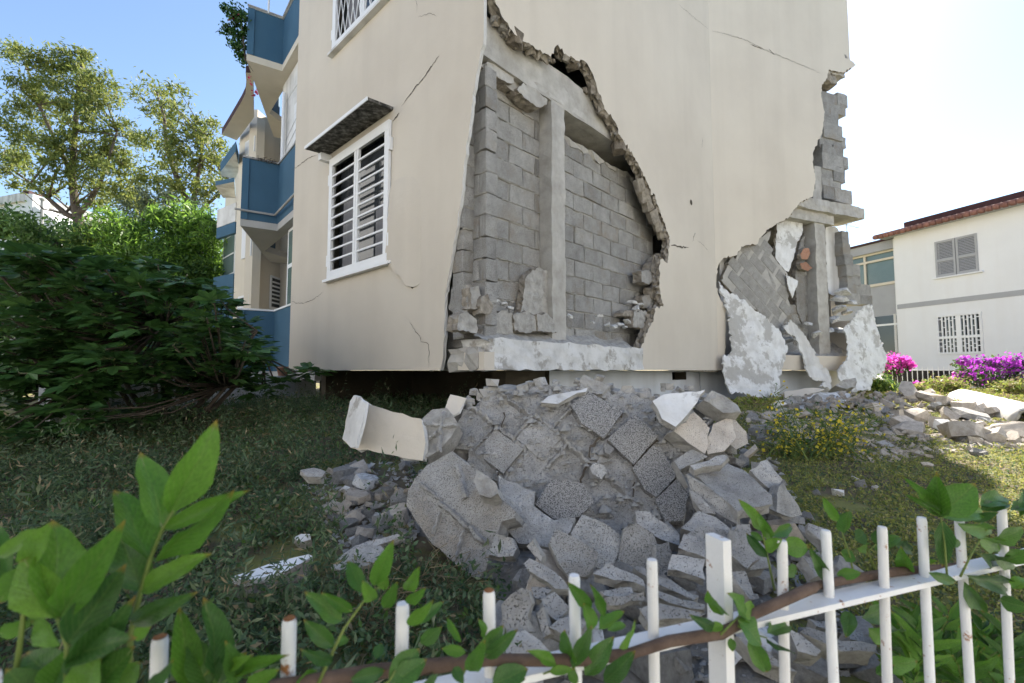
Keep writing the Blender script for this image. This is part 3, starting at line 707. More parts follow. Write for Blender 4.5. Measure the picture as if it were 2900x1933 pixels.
crack(FL, 'B', [(1465, 1055), (1500, 1020), (1520, 985)], .03)
crack(FL, 'B', [(1545, 930), (1590, 860), (1660, 770), (1750, 660), (1840, 535), (1870, 490)], .017)
crack(FL, 'B', [(1665, 0), (1680, 60), (1675, 110)], .005)
crack(FL, 'B', [(1685, 145), (1740, 130), (1800, 120), (1850, 140)], .005)
crack(FL, 'C', [(100, 600), (180, 625), (260, 612), (330, 585), (400, 540), (460, 485)], .008)
crack(FL, 'C', [(1395, 430), (1440, 447), (1510, 400)], .02, -.003)
crack(FL, 'C', [(1410, 830), (1470, 910), (1520, 980), (1540, 1050), (1600, 1050), (1625, 1090), (1622, 1340)], .007)
crack(FM, 'A', [(450, 20), (540, 95), (630, 168)], .005)
crack(FR, 'A', [(652, 180), (760, 205), (860, 238), (950, 285), (1020, 315), (1120, 355), (1230, 402), (1290, 430)], .010)
crack(FR, 'A', [(880, 258), (945, 287)], .02)
crack(FR, 'A', [(985, 285), (1015, 318)], .024)
crack(FM, 'A', [(643, 180), (640, 240), (648, 320), (648, 440), (650, 560)], .006)
crack(FM, 'A', [(598, 800), (592, 860)], .01)
crack(FM, 'A', [(410, 1430), (460, 1440), (515, 1445)], .03)
crack(FM, 'A', [(555, 1358), (545, 1380), (540, 1410)], .016)
crack(FM, 'A', [(565, 1400), (600, 1430), (635, 1475)], .006)
t, z = FM.uv('A', 530, 1182); mb = MB()
for k in range(12):
    a, b2 = 2*math.pi*k/12, 2*math.pi*(k+1)/12
    mb.poly([FM.P(t, z, -.004), FM.P(t+.045*math.cos(a), z+.045*math.sin(a), -.004), FM.P(t+.045*math.cos(b2), z+.045*math.sin(b2), -.004)])
mb.build('anchor_hole', 'crack', BLD)
# thin overhang line of the ground floor and white plinth with a vent
tp = FM.uv('F', 1262, 870, .34)[0]
v0 = FM.uv('F', 1544, 868, .34); v1 = FM.uv('F', 1576, 856, .34)
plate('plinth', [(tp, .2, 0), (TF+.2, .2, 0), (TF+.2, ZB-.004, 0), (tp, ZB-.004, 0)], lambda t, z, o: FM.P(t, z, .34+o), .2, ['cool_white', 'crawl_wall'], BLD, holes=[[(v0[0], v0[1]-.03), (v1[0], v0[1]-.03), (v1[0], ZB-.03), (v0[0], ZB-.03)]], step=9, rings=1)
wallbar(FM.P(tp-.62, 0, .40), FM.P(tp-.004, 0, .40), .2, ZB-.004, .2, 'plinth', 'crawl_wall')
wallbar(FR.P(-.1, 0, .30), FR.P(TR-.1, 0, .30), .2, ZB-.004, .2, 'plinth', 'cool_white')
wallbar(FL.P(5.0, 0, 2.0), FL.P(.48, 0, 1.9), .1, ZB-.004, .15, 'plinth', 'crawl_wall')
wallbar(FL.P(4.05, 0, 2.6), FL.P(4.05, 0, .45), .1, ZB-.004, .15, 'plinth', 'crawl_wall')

wallbar(Vector((-3.62, 8.75, 0)), FL.P(3.95, 0, .62), .1, ZB-.004, .1, 'plinth', 'crawl_wall')  # extra dark wall added to stop daylight leaking through the crawl space
MB().box(v0[0]-.3, v1[0]+.3, .62, .66, .2, ZB-.004, 0, lambda p: FM.P(p.x, p.z, p.y)).build('vent_blackout', 'dark', BLD)  # near-black panel added to keep the lit ground behind out of the vent
# --- recessed blue balconies at the end of the window wall
K = at('F', 631, 700, 9.2); K.z = 0
KL = at('F', 545, 700, 8.86); KL.z = 0
sd = Vector((math.sin(math.radians(-40.6)), math.cos(math.radians(-40.6)), 0))
KN = K-sd*2.55
KF = Vector((-6.3, 11.9, 0))
def balcony(z0, z1, cope, mat='blue'):
    p = wallbar(KN, K, z0, z1, -.12, 'balcony_parapet', mat)
    wallbar(K-(KL-K).normalized()*.02, KL, z0, z1-.004, -.12, 'balcony_parapet', mat)
    wallbar(KL, KF, z0, z1-.008, -.12, 'balcony_parapet', mat)
    pts = [KN+FM.d*.2, KN, K, KL, KF, KF+Vector((.9, .5, 0)), K+sd*1.9+FM.d*.2]
    mb = MB(); lo = [q+Z3*(z0-.14) for q in pts]; hi = [q+Z3*(z0-.002) for q in pts]
    mb.poly(lo[::-1]); mb.poly(hi)
    for i in range(len(pts)): j = (i+1) % len(pts); mb.poly([lo[i], lo[j], hi[j], hi[i]])
    sb = mb.build('balcony_slab', [cope[1]], BLD)
    e = .03
    for a, b3 in ((KN, K), (K, KL)):
        d = (b3-a).normalized(); n = Vector((-d.y, d.x, 0)); n = n if n.y < 0 else -n
        A = a+n*.02; Bq = b3+n*.02-d*0
        MB().hexa([A+Z3*(z1+.001), Bq+Z3*(z1+.001), Bq-n*.17+Z3*(z1+.001), A-n*.17+Z3*(z1+.001), A+Z3*(z1+.036), Bq+Z3*(z1+.036), Bq-n*.17+Z3*(z1+.036), A-n*.17+Z3*(z1+.036)]).build('coping', cope[0], BLD)
zm0, zm1 = at('F', 631, 514, 9.2).z, at('F', 631, 378, 9.2).z
balcony(zm0, zm1, ('pipe_grey', 'soffit'))
zt0, zt1 = at('2', 640, 510, 9.2).z, at('2', 655, 155, 9.2).z
balcony(zt0, zt1, ('stained_white', 'cream'))
zq0, zq1 = ZB-.02, at('3', 525, 1042, 9.2).z
balcony(zq0, zq1, ('white_paint', 'soffit'))
# service pipe along the foot of the middle parapet
nk = Vector((.6, -.8, 0))
MB().tube([KL+Vector((-.06, -.1, zm0+.16)), K+Vector((.0, -.10, zm0+.15)), KN+Vector((-.10, -.06, zm0+.15))], .022, 8).build('pipe', 'pipe_grey', BLD)
# dry twigs caught on the coping
mb = MB()
for i in range(26):
    p = KL.lerp(K, R.uniform(.35, .9))+Vector((0, -.06, zm1+.02+R.uniform(-.03, .02))); d = Vector((R.gauss(0, 1), R.gauss(0, .4), R.gauss(0, .25))).normalized()
    mb.tube([p, p+d*R.uniform(.05, .16)], .005, 4)
mb.build('dry_twigs', 'bark', BLD)
# white shutter wall between the balconies
SW = K+FM.d*.16
wallbar(SW-sd*2.6, SW+sd*.55, zm0, zt0-.14, -.08, 'shutter_wall', 'stained_white')
MB().tube([SW+sd*.15+Vector((-.05, -.05, zm1-.4)), SW+sd*.15+Vector((-.05, -.05, zt0-.5))], .035, 8).build('downpipe', 'white_paint', BLD)
wallbar(SW-sd*2.6+nk*.10, SW+sd*.62+nk*.10, zt0-.62, zt0-.15, -.10, 'shutter_box', 'stained_white')
for k in range(9):
    z = zm0+.5+k*.21
    wallbar(SW-sd*2.5+nk*.02, SW-sd*.35+nk*.02, z, z+.2, -.014, 'shutter_slat', 'house_white')
for k in range(3):
    MB().tube([SW-sd*1.4+nk*.12+Z3*(zt0-1.1-.22*k), SW+sd*.3+nk*.12+Z3*(zt0-1.5-.22*k)], .004, 4).build('clothes_line', 'pipe_grey', BLD)
# tall glazed door under the middle balcony and barred window on the recess wall
DW = K+FM.d*.14-sd*.28
for a, b3 in ((-.0, .72), (.74, 1.5)):
    A = DW-sd*a; Bq = DW-sd*b3
    dd = wallbar(Bq, A, ZB+.3, zm0-.16, -.04, 'glazed_door', 'white_paint')
    for z0_, z1_ in ((ZB+.36, ZB+2.0), (ZB+2.08, zm0-.22)):
        wallbar(Bq+sd*.06+nk*.008, A-sd*.06+nk*.008, z0_, z1_, -.03, 'pane', 'glass_green', dd)
# cream wing beyond
W0 = at('F', 536, 700, 12.4); W1 = at('F', 576, 700, 11.7); W2 = at('F', 640, 700, 12.9)
for p in (W0, W1, W2): p.z = 0
wg = wallbar(W1, W0, ZB-.3, 7.6, -.2, 'wing_wall', 'cream')
wg2 = wallbar(W2+(W2-W1)*.6, W1, ZB-.3, 7.8, -.2, 'wing_wall', 'cream')
wallbar(LB+Vector((-.05, .1, 0)), W2, ZB-.3, 8.4, -.15, 'recess_wall', 'cream')
def wing_window(A, B, a, b_, z0, z1, parent, mat='glass', nb=0):
    d = (B-A).normalized(); n = Vector((d.y, -d.x, 0)); n = n if n.dot(-A) > 0 else -n
    P = A.lerp(B, a)+n*.012; Q = A.lerp(B, b_)+n*.012
    fr = wallbar(P, Q, z0, z1, .03 if Vector((-(Q-P).y, (Q-P).x, 0)).dot(n) > 0 else -.03, 'window', 'white_paint', parent)
    e = (Q-P).normalized()*.05; s = .036
    m2 = MB()
    A2, B2 = P+e+n*s, Q-e+n*s
    m2.poly([A2+Z3*(z0+.06), B2+Z3*(z0+.06), B2+Z3*(z1-.06), A2+Z3*(z1-.06)]).build('pane', mat, fr)
    for k in range(nb):
        z = z0+.06+(z1-z0-.12)*(k+1)/(nb+1)
        MB().hexa([A2+n*.003+Z3*(z-.02), B2+n*.003+Z3*(z-.02), B2+n*.02+Z3*(z-.02), A2+n*.02+Z3*(z-.02), A2+n*.003+Z3*(z+.02), B2+n*.003+Z3*(z+.02), B2+n*.02+Z3*(z+.02), A2+n*.02+Z3*(z+.02)]).build('bar', 'white_paint', fr)
wing_window(W0, W1, .45, .98, at('3', 320, 680, 12).z, at('3', 320, 420, 12).z, wg, 'house_white')
wing_window(W0, W1, .45, .98, at('2', 400, 1240, 12).z, at('2', 400, 1120, 12).z, wg, 'house_white')
wing_window(W0, W1, .35, .95, at('3', 310, 1020, 12).z, at('3', 310, 935, 12).z, wg, 'glass')
wing_window(W1, W2, .62, 1.25, at('3', 520, 1025, 12.6).z, at('3', 520, 800, 12.6).z, wg2, 'glass', 6)
# outer wing with small balconies, left edge of the house
X0 = at('F', 508, 700, 14.6); X1 = at('F', 540, 700, 13.6)
for p in (X0, X1): p.z = 0
xw = wallbar(X1, X0, ZB-.4, at('2', 230, 1380, 14).z, -.2, 'wing_wall', 'cream')
wing_window(X0, X1, .1, .95, at('3', 215, 800, 14).z, at('3', 215, 520, 14).z, xw, 'glass_green', 1)
B0 = at('3', 132, 400, 13.2); B1 = at('3', 256, 400, 12.6)
for p in (B0, B1): p.z = 0
wallbar(B1, B0, at('3', 190, 455, 13).z, at('3', 190, 330, 13).z, -.1, 'balcony_parapet', 'stained_white')
wallbar(B1, B0, at('3', 190, 530, 13).z, at('3', 190, 456, 13).z-.01, -.1, 'balcony_parapet', 'blue')
Q0 = at('3', 106, 850, 13.2); Q0.z = 0; Q1 = B1.copy()
wallbar(Q1, Q0, ZB-.4, at('3', 170, 800, 13).z, -.1, 'balcony_parapet', 'blue')
ze = at('2', 310, 1112, 12.3).z
def soffit(px, z, th, mat, emat='roof_dark', nm='eave'):
    P = [on_plane('2', x, y, Vector((0, 0, z)), Z3) for x, y in px]; mb = MB(); n = len(P)
    mb.poly(P[::-1], 0); mb.poly([p+Z3*th for p in P], 1)
    for i in range(n): j = (i+1) % n; mb.poly([P[i], P[j], P[j]+Z3*th, P[i]+Z3*th], 1)
    return mb.build(nm, [mat, emat], BLD)
soffit([(190, 1065), (240, 985), (300, 885), (350, 800), (378, 740), (386, 660), (380, 575), (440, 575), (445, 930), (310, 1112)], ze, .16, 'cream')
soffit([(178, 1365), (300, 1200), (330, 1330), (300, 1420), (190, 1395)], at('2', 300, 1420, 13.4).z, .28, 'stained_white', 'blue')
soffit([(140, 1470), (290, 1440), (300, 1568), (200, 1568)], at('2', 250, 1500, 12.9).z, .12, 'stained_white', 'blue')
# striped awning over the top balcony
ap = [KL+Vector((.1, .1, zt1+1.15)), K+Vector((-.05, -.05, zt1+1.15)), K+Vector((.3, .8, zt1+1.7)), KL+Vector((.5, 1.2, zt1+1.7))]
aw = MB()
for k in range(16):
    a, b3 = k/16, (k+1)/16
    aw.poly([ap[0].lerp(ap[1], a), ap[0].lerp(ap[1], b3), ap[3].lerp(ap[2], b3), ap[3].lerp(ap[2], a)], k % 2)
aw.build('awning', ['awning', 'awning_white'], BLD)
MB().tube([KL.lerp(K, .58)+Vector((0, -.03, zt1)), KL.lerp(K, .58)+Vector((0, -.03, zt1+1.2))], .02, 6).build('awning_post', 'white_paint', BLD)
MB().tube([KL+Vector((0, -.03, zt1+.03)), K+Vector((0, -.03, zt1+.03)), KN+Vector((-.05, -.03, zt1+.03))], .02, 6).build('railing', 'pipe_grey', BLD)

# ================================================================== street behind the fence line (camera side)
FP = Vector((-.396, .5456, 0)); FD = Vector((.12443, .04367, 0))        # first bar and bar spacing of the garden fence
fu = FD.normalized(); fn = Vector((fu.y, -fu.x, 0))                      # fn points to the street
def strip(name, o0, o1, z0, z1, mat, s0=-14, s1=22):
    a = FP+fu*s0; b = FP+fu*s1
    return tag(MB().hexa([a+fn*o1+Z3*z0, b+fn*o1+Z3*z0, b+fn*o0+Z3*z0, a+fn*o0+Z3*z0, a+fn*o1+Z3*z1, b+fn*o1+Z3*z1, b+fn*o0+Z3*z1, a+fn*o0+Z3*z1]).build(name, mat), kind='structure')
pmat('paving', [(.40, .38, .35), (.48, .46, .42)], 3, .9, .2, 40)
pmat('asphalt', [(.045, .045, .047), (.07, .07, .07)], 40, .9, .4, 120)
strip('pavement', .10, 2.6, -.75, -.50, 'paving')
strip('road', 2.6, 9.2, -.75, -.60, 'asphalt', -30, 40)
strip('pavement', 9.2, 11.6, -.75, -.48, 'paving', -30, 40)
gw = strip('garden_wall', -.06, .09, -.62, .10, 'stained_white')
del gw['kind']; tag(gw, 'low rendered wall carrying the white garden fence', 'wall')
opp = thing('bounce_house', FP+fn*12+Z3*-.5, 'unseen pale house added across the street to bounce sunlight', 'house')  # unseen, added to throw sunlight back onto the shaded facades
a = FP+fu*-24; b = FP+fu*30
ow = MB().hexa([a+fn*20+Z3*-.5, b+fn*20+Z3*-.5, b+fn*11.7+Z3*-.5, a+fn*11.7+Z3*-.5, a+fn*20+Z3*9, b+fn*20+Z3*9, b+fn*11.7+Z3*9, a+fn*11.7+Z3*9]).build('wall', 'house_white', opp)
for k in range(12):
    for zz in (.6, 3.9):
        q = a+fu*(3+k*4)+fn*11.68
        MB().hexa([q+Z3*zz, q+fu*1.2+Z3*zz, q+fu*1.2-fn*.05+Z3*zz, q-fn*.05+Z3*zz, q+Z3*(zz+1.5), q+fu*1.2+Z3*(zz+1.5), q+fu*1.2-fn*.05+Z3*(zz+1.5), q-fn*.05+Z3*(zz+1.5)]).build('window', 'glass', opp)

sh_ = thing('side_bounce_house', Vector((-14, 0, -.5)), 'unseen pale house added left of the garden to bounce light', 'house')  # unseen, put here to bounce sun onto the left facade
MB().box(-24, -13.5, -13, 9.5, -.5, 9.5).build('wall', 'house_white', sh_)
for k in range(5):
    for zz in (1.0, 4.3): MB().box(-13.5, -13.45, -11+4*k, -9.8+4*k, zz, zz+1.5).build('window', 'glass', sh_)
# ================================================================== white neighbour house
hd = Vector((math.sin(math.radians(-18.9)), math.cos(math.radians(-18.9)), 0))     # away from the viewer along the front
HC = at('h', 470, 1030, 19.0); HC.z = 0
FH = Facet(HC, (-hd.x, -hd.y), (-hd.y, hd.x))            # t runs from the far corner towards the viewer
FH.n = FH.n if FH.n.dot(-HC) > 0 else -FH.n
HOUSE = thing('neighbour_house', HC+Z3*.3, 'white two-storey house with grey band, grey shutters and tiled eaves', 'house')
zev = FH.uv('h', 460, 430)[1]
TH_ = lambda p: FH.P(p.x, p.z, p.y)
ws = FH.uvs('h', [(792, 775), (1135, 715), (1122, 405), (778, 480)]); wg_ = FH.uvs('h', [(822, 1385), (1158, 1380), (1140, 1068), (812, 1098)])
sw = (min(p[0] for p in ws), max(p[0] for p in ws), (ws[0][1]+ws[1][1])/2, (ws[2][1]+ws[3][1])/2)
gwn = (min(p[0] for p in wg_), max(p[0] for p in wg_), (wg_[0][1]+wg_[1][1])/2, (wg_[2][1]+wg_[3][1])/2)
plate('wall', [(0, .2, 0), (9, .2, 0), (9, zev, 0), (0, zev, 0)], FH.P, .25, ['house_white', 'house_white'], HOUSE, holes=[wh(sw), wh(gwn)], step=99, rings=1)
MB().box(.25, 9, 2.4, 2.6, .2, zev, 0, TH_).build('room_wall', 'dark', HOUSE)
wallbar(FH.P(0, 0, .25), FH.P(0, 0, 6), .2, zev, .2 if True else 0, 'wall', 'house_white', HOUSE)
zb0, zb1 = FH.uv('h', 485, 1030)[1], FH.uv('h', 485, 992)[1]
MB().box(0, 9, -.012, 0, zb0, zb1, 0, TH_).build('band', 'grey_paint', HOUSE)
# shutter: two louvred leaves
tm = (sw[0]+sw[1])/2
for a0, a1 in ((sw[0], tm-.01), (tm+.01, sw[1])):
    sh = MB()
    for x0, x1, z0, z1 in ((a0, a0+.07, sw[2], sw[3]), (a1-.07, a1, sw[2], sw[3]), (a0+.07, a1-.07, sw[2], sw[2]+.08), (a0+.07, a1-.07, sw[3]-.08, sw[3]), (a0+.07, a1-.07, sw[2]+.42*(sw[3]-sw[2]), sw[2]+.42*(sw[3]-sw[2])+.09)):
        sh.box(x0, x1, -.03, .02, z0, z1, 0, TH_)
    so_ = sh.build('shutter', 'grey_paint', HOUSE); zc0 = sw[2]+.42*(sw[3]-sw[2])
    for z0, z1 in ((sw[2]+.08, zc0), (zc0+.09, sw[3]-.08)):
        n = int((z1-z0)/.055)
        for k in range(n):
            z = z0+(k+.5)*(z1-z0)/n
            MB().hexa([TH_(Vector(q)) for q in ((a0+.07, -.022, z-.028), (a1-.07, -.022, z-.028), (a1-.07, .01, z+.012), (a0+.07, .01, z+.012), (a0+.07, -.022, z-.018), (a1-.07, -.022, z-.018), (a1-.07, .01, z+.022), (a0+.07, .01, z+.022))]).build('slat', 'grey_paint', so_)
MB().box(sw[0]-.08, sw[1]+.12, -.08, .0, sw[2]-.06, sw[2]-.01, 0, TH_).build('sill', 'house_white', HOUSE)
# barred window
a0, a1, z0, z1 = gwn
MB().box(a0-.02, a1+.02, .2, .22, z0-.02, z1+.02, 0, TH_).build('pane', 'glass', HOUSE)
fr = MB()
for q in ((a0-.08, a0, z0-.08, z1+.08), (a1, a1+.08, z0-.08, z1+.08), (a0, a1, z0-.08, z0), (a0, a1, z1, z1+.08)): fr.box(q[0], q[1], -.03, .05, q[2], q[3], 0, TH_)
fr = fr.build('window_frame', 'house_white', HOUSE)
W_ = a1-a0; H_ = z1-z0
MB().box(a0, a1, -.026, .02, z0+H_*.38, z0+H_*.45, 0, TH_).build('bar', 'white_paint', fr)
MB().box((a0+a1)/2-.05, (a0+a1)/2+.05, -.021, .021, z0, z1, 0, TH_).build('bar', 'white_paint', fr)
for k in range(1, 11):
    if k == 5 or k == 6: pass
    x = a0+W_*k/11
    MB().box(x-.022, x+.022, -.02, .02, z0, z1, 0, TH_).build('bar', 'white_paint', fr)
for k in range(11):
    x = a0+W_*(k+.5)/11
    for zz in ((.22 if k % 2 else .30), (.70 if k % 2 else .58), (.88 if k % 2 else .93), (.10 if k % 2 else .16)):
        MB().box(x-W_/22, x+W_/22, -.018, .018, z0+H_*zz-.015, z0+H_*zz+.015, 0, TH_).build('bar', 'white_paint', fr)
# roof: overhanging tiled eave, dark upper roof edge
rf = MB(); ov = .42
rf.hexa([FH.P(-.45, zev, -ov), FH.P(9, zev, -ov), FH.P(9, zev, .5), FH.P(-.45, zev, .5), FH.P(-.45, zev+.06, -ov), FH.P(9, zev+.06, -ov), FH.P(9, zev+.30, .5), FH.P(-.45, zev+.30, .5)])
rf = rf.build('roof', ['grey_paint'], HOUSE)
tl = MB().tube([Vector((0, -.5, 0)), Vector((0, .5, 0))], .1, 8)
TILE = mesh('roof_tile', tl.v, tl.f, 'roof_tile', None, True)
k = 0; x = -.42
while x < 9:
    M = Matrix((FH.d, -FH.n, Z3)).transposed().to_4x4(); M.translation = FH.P(x, zev+.16, -.02)
    link('roof_tile', TILE, rf, M @ Matrix.Rotation(.26, 4, 'X')); x += .205
MB().hexa([FH.P(.1, zev+.32, .5), FH.P(9, zev+.32, .5), FH.P(9, zev+.32, 4), FH.P(.1, zev+.32, 4), FH.P(.1, zev+.62, .5), FH.P(9, zev+.62, .5), FH.P(9, zev+.9, 4), FH.P(.1, zev+.9, 4)]).build('roof_edge', 'roof_dark', rf)
# loggia set back to the left of the corner
off = .45
lg = FH.uvs('h', [(90, 620), (465, 530), (470, 800), (250, 850), (60, 620)], off)
zl0 = lg[2][1]; zl1 = lg[1][1]
FG = lambda p: FH.P(p.x, p.z, p.y+off)
MB().box(-3.6, -.0, 0, .2, .2, zl0-.02, 0, FG).build('loggia_wall', 'grey_paint', HOUSE)
zlt = FH.uv('h', 455, 455, off)[1]
MB().box(-3.6, -.0, -.15, .25, zl1+.02, zlt, 0, FG).build('loggia_fascia', 'grey_paint', HOUSE)
MB().box(-3.6, .0, -.25, 2, zlt+.002, zlt+.08, 0, FG).build('loggia_roof', 'roof_dark', HOUSE)
MB().box(-3.5, -.0, .08, .12, zl0-.02, zl1+.02, 0, FG).build('pane', 'glass_green', HOUSE)
for x in (-3.4, -2.45, -1.55, -.09): MB().box(x, x+.08, .0, .06, zl0, zl1, 0, FG).build('mullion', 'cream', HOUSE)
zz = zl0+.72*(zl1-zl0)
MB().box(-3.5, 0, -.004, .064, zz, zz+.09, 0, FG).build('transom', 'cream', HOUSE); MB().box(-3.5, 0, -.05, .06, zl0-.08, zl0+.03, 0, FG).build('sill', 'cream', HOUSE); MB().box(-3.5, 0, -.006, .06, zl1-.06, zl1+.02, 0, FG).build('transom', 'cream', HOUSE)
g0, g1 = FH.uv('h', 290, 1390, off), FH.uv('h', 440, 1080, off)
MB().box(g0[0], -.02, -.02, -.005, g0[1], g1[1], 0, FG).build('door_pane', 'glass', HOUSE)
MB().box(g1[0], g1[0]+.1, -.03, -.0, g0[1], g1[1]+.05, 0, FG).build('door_post', 'stained_white', HOUSE); MB().box(g0[0]-.05, -.02, -.035, -.022, g1[1]-.42, g1[1]-.34, 0, FG).build('door_rail', 'white_paint', HOUSE)
# aerial on the far roof
an = thing('roof_aerial', at('h', 60, 520, 24), 'thin metal aerial above the far roof', 'aerial'); p = WM[an].translation
MB().tube([p, p+Vector((0, 0, 1.7))], .02, 6).build('mast', 'pipe_grey', an); MB().tube([p+Vector((-.6, 0, 1.35)), p+Vector((.75, .1, 1.05))], .014, 5).build('boom', 'pipe_grey', an)
for k in range(5): MB().tube([p+Vector((-.5+.28*k, -.3, 1.33-.06*k)), p+Vector((-.5+.28*k, .3, 1.33-.06*k))], .01, 4).build('rod', 'pipe_grey', an)

# white house far off on the left
fh = thing('far_house', at('t', 100, 1400, 34), 'white flat-roofed house with chimney behind the trees on the left', 'house')
A = at('t', -300, 1300, 36); B_ = at('t', 130, 1300, 33)
wallbar(Vector((B_.x, B_.y, 0)), Vector((A.x, A.y, 0)), 0, at('t', 60, 1310, 34).z, -6, 'wall', 'house_white', fh)
wallbar(Vector((B_.x+.3, B_.y-.3, 0)), Vector((A.x, A.y-.3, 0)), at('t', 60, 1312, 34).z, at('t', 60, 1262, 34).z, -6.6, 'roof_edge', 'stained_white', fh)
A = at('t', 132, 1300, 33); B_ = at('t', 205, 1300, 33)
wallbar(Vector((B_.x, B_.y, 0)), Vector((A.x, A.y, 0)), 3, at('t', 170, 1228, 33).z, -1.2, 'chimney', 'house_white', fh)
wallbar(Vector((B_.x-.3, B_.y-.02, 0)), Vector((A.x+.1, A.y-.02, 0)), at('t', 170, 1228, 33).z+.003, at('t', 170, 1205, 33).z, -1.0, 'chimney_cap', 'roof_dark', fh)
A = at('t', 205, 1400, 33); B_ = at('t', 360, 1400, 33)
zA, zB_ = at('t', 205, 1300, 33).z, at('t', 360, 1400, 33).z
MB().hexa([Vector((A.x, A.y, 0)), Vector((B_.x, B_.y, 0)), Vector((B_.x, B_.y+3, 0)), Vector((A.x, A.y+3, 0)), Vector((A.x, A.y, zA)), Vector((B_.x, B_.y, zB_)), Vector((B_.x, B_.y+3, zB_)), Vector((A.x, A.y+3, zA))]).build('gable_wall', 'house_white', fh)
c = at('t', 268, 1390, 32.5); MB().tube([c-Z3*1, at('t', 268, 1270, 32.5)], .1, 8).build('flue_pipe', 'pipe_grey', fh); c2 = at('t', 268, 1268, 32.5); MB().tube([c2, c2+Z3*.12], .17, 8).build('flue_cap', 'pipe_grey', fh)

# ================================================================== garden walls and far fence
A = Vector((-4.55, 4.6, 0)); B_ = Vector((-3.75, 8.9, 0))
gwl = wallbar(A, B_, .2, .90, .16, 'low_wall', 'cool_white', None); tag(gwl, 'low bluish-white rendered wall behind the fig tree', 'wall')
pot = thing('flower_pot', Vector((0, 0, 0)), 'small terracotta flower pot on the low wall', 'flower pot')
pp = at('k', 1495, 1040, 8.0); pp.z = .902; pp.x = -3.92-.03; pp.y = 8.0
V_ = []; prof = [(.0, .001), (.07, .001), (.095, .13), (.11, .13), (.11, .16), (.09, .16), (.08, .14), (0, .14)]
mb = MB(); n = 14
for r, z in prof:
    for j in range(n): a = 2*math.pi*j/n; mb.v.append(pp+Vector((r*math.cos(a), r*math.sin(a), z)))
for i in range(len(prof)-1):
    for j in range(n): mb.f.append((i*n+j, i*n+(j+1) % n, (i+1)*n+(j+1) % n, (i+1)*n+j)); mb.mi.append(0)
mb.build('pot', 'terracotta', pot, True)
FF0 = at('g', 1240, 260, 14.5); FF1 = at('g', 2353, 260, 12.6)
zf0, zf1 = at('g', 1500, 292, 14.2).z, at('g', 1500, 112, 14.2).z
far = thing('far_fence', Vector((FF0.x, FF0.y, zf0)), 'white barred garden fence on a low wall by the bougainvilleas', 'fence')
F0 = Vector((FF0.x, FF0.y, 0)); F1 = Vector((FF1.x, FF1.y, 0)); fl = (F1-F0).length; fdv = (F1-F0)/fl
wallbar(F1, F0, .1, zf0, -.18, 'plinth', 'stained_white', far)
for zz in (zf0+.06, zf1-.10): MB().tube([F0+Vector((0, .09, zz)), F1+Vector((0, .09, zz))], .016, 6).build('rail', 'white_paint', far)
bb = MB().tube([Vector((0, 0, 0)), Vector((0, 0, zf1-zf0))], .012, 6); BB = mesh('bar', bb.v, bb.f, 'white_paint')
k = 0
while k*.118 < fl:
    link('bar', BB, far, Matrix.Translation(F0+fdv*(k*.118)+Vector((0, .09, zf0+.002)))); k += 1
scr = wallbar(F1+Vector((0, .6, 0)), F0+Vector((0, .6, 0)), .1, zf1-.12, -.03, 'backing', 'dark', None); scr.name = 'shade_backing'; tag(scr, 'dark panel added for the shade behind the far white fence', 'backing')  # added dark panel, stands in for the shading between the bars

# ================================================================== garden fence in front
fence = thing('garden_fence', FP+fu*.7, 'white painted metal fence with rust spots in the foreground', 'fence')
ZR, ZP = E-.424, E-.295
bars = list(range(-6, 18))
BR = []
for s in range(3):
    mb = MB().tube([Vector((0, 0, 0)), Vector((0, 0, ZP-.11-.006)), Vector((0, 0, ZP-.11))], [.0086, .0086, .0074], 14)
    BR.append(mesh('picket', mb.v, mb.f, 'fence_paint', None, False))
rc = MB().tube([Vector((0, 0, ZP-.1095)), Vector((0, 0, ZP-.1085))], [.0072, .006], 12); RC = mesh('rust_cap', rc.v, rc.f, 'rust')
for i in bars:
    if i == 6: continue
    p = FP+FD*i+Z3*.10
    o = link('picket', BR[i % 3], fence, Matrix.Translation(p+Z3*R.uniform(-.006, .004)) @ Matrix.Rotation(R.gauss(0, .008), 4, 'X') @ Matrix.Rotation(R.gauss(0, .01), 4, 'Y') @ Matrix.Rotation(R.uniform(0, 6), 4, 'Z'))
    if i in (-1, 0, 1, 3): link('rust_cap', RC, o, WM[o])
def rail(z, h, d):
    a = FP+FD*-6.5; b = FP+FD*17.5
    bm = bmesh.new()
    mb = MB().hexa([a+fn*d+Z3*(z-h), b+fn*d+Z3*(z-h), b-fn*d+Z3*(z-h), a-fn*d+Z3*(z-h), a+fn*d+Z3*z, b+fn*d+Z3*z, b-fn*d+Z3*z, a-fn*d+Z3*z])
    return mb.build('rail', 'fence_paint', fence)
rail(ZR, .010, .020); rail(.20, .010, .020)
p = FP+FD*6
ax, ay = fu*.0085, fn*.020
mb = MB().hexa([p-ax-ay+Z3*.1, p+ax-ay+Z3*.1, p+ax+ay+Z3*.1, p-ax+ay+Z3*.1, p-ax-ay+Z3*(ZP+.012), p+ax-ay+Z3*(ZP+.012), p+ax+ay+Z3*(ZP+.012), p-ax+ay+Z3*(ZP+.012)])
po = mb.build('post', 'fence_paint', fence)

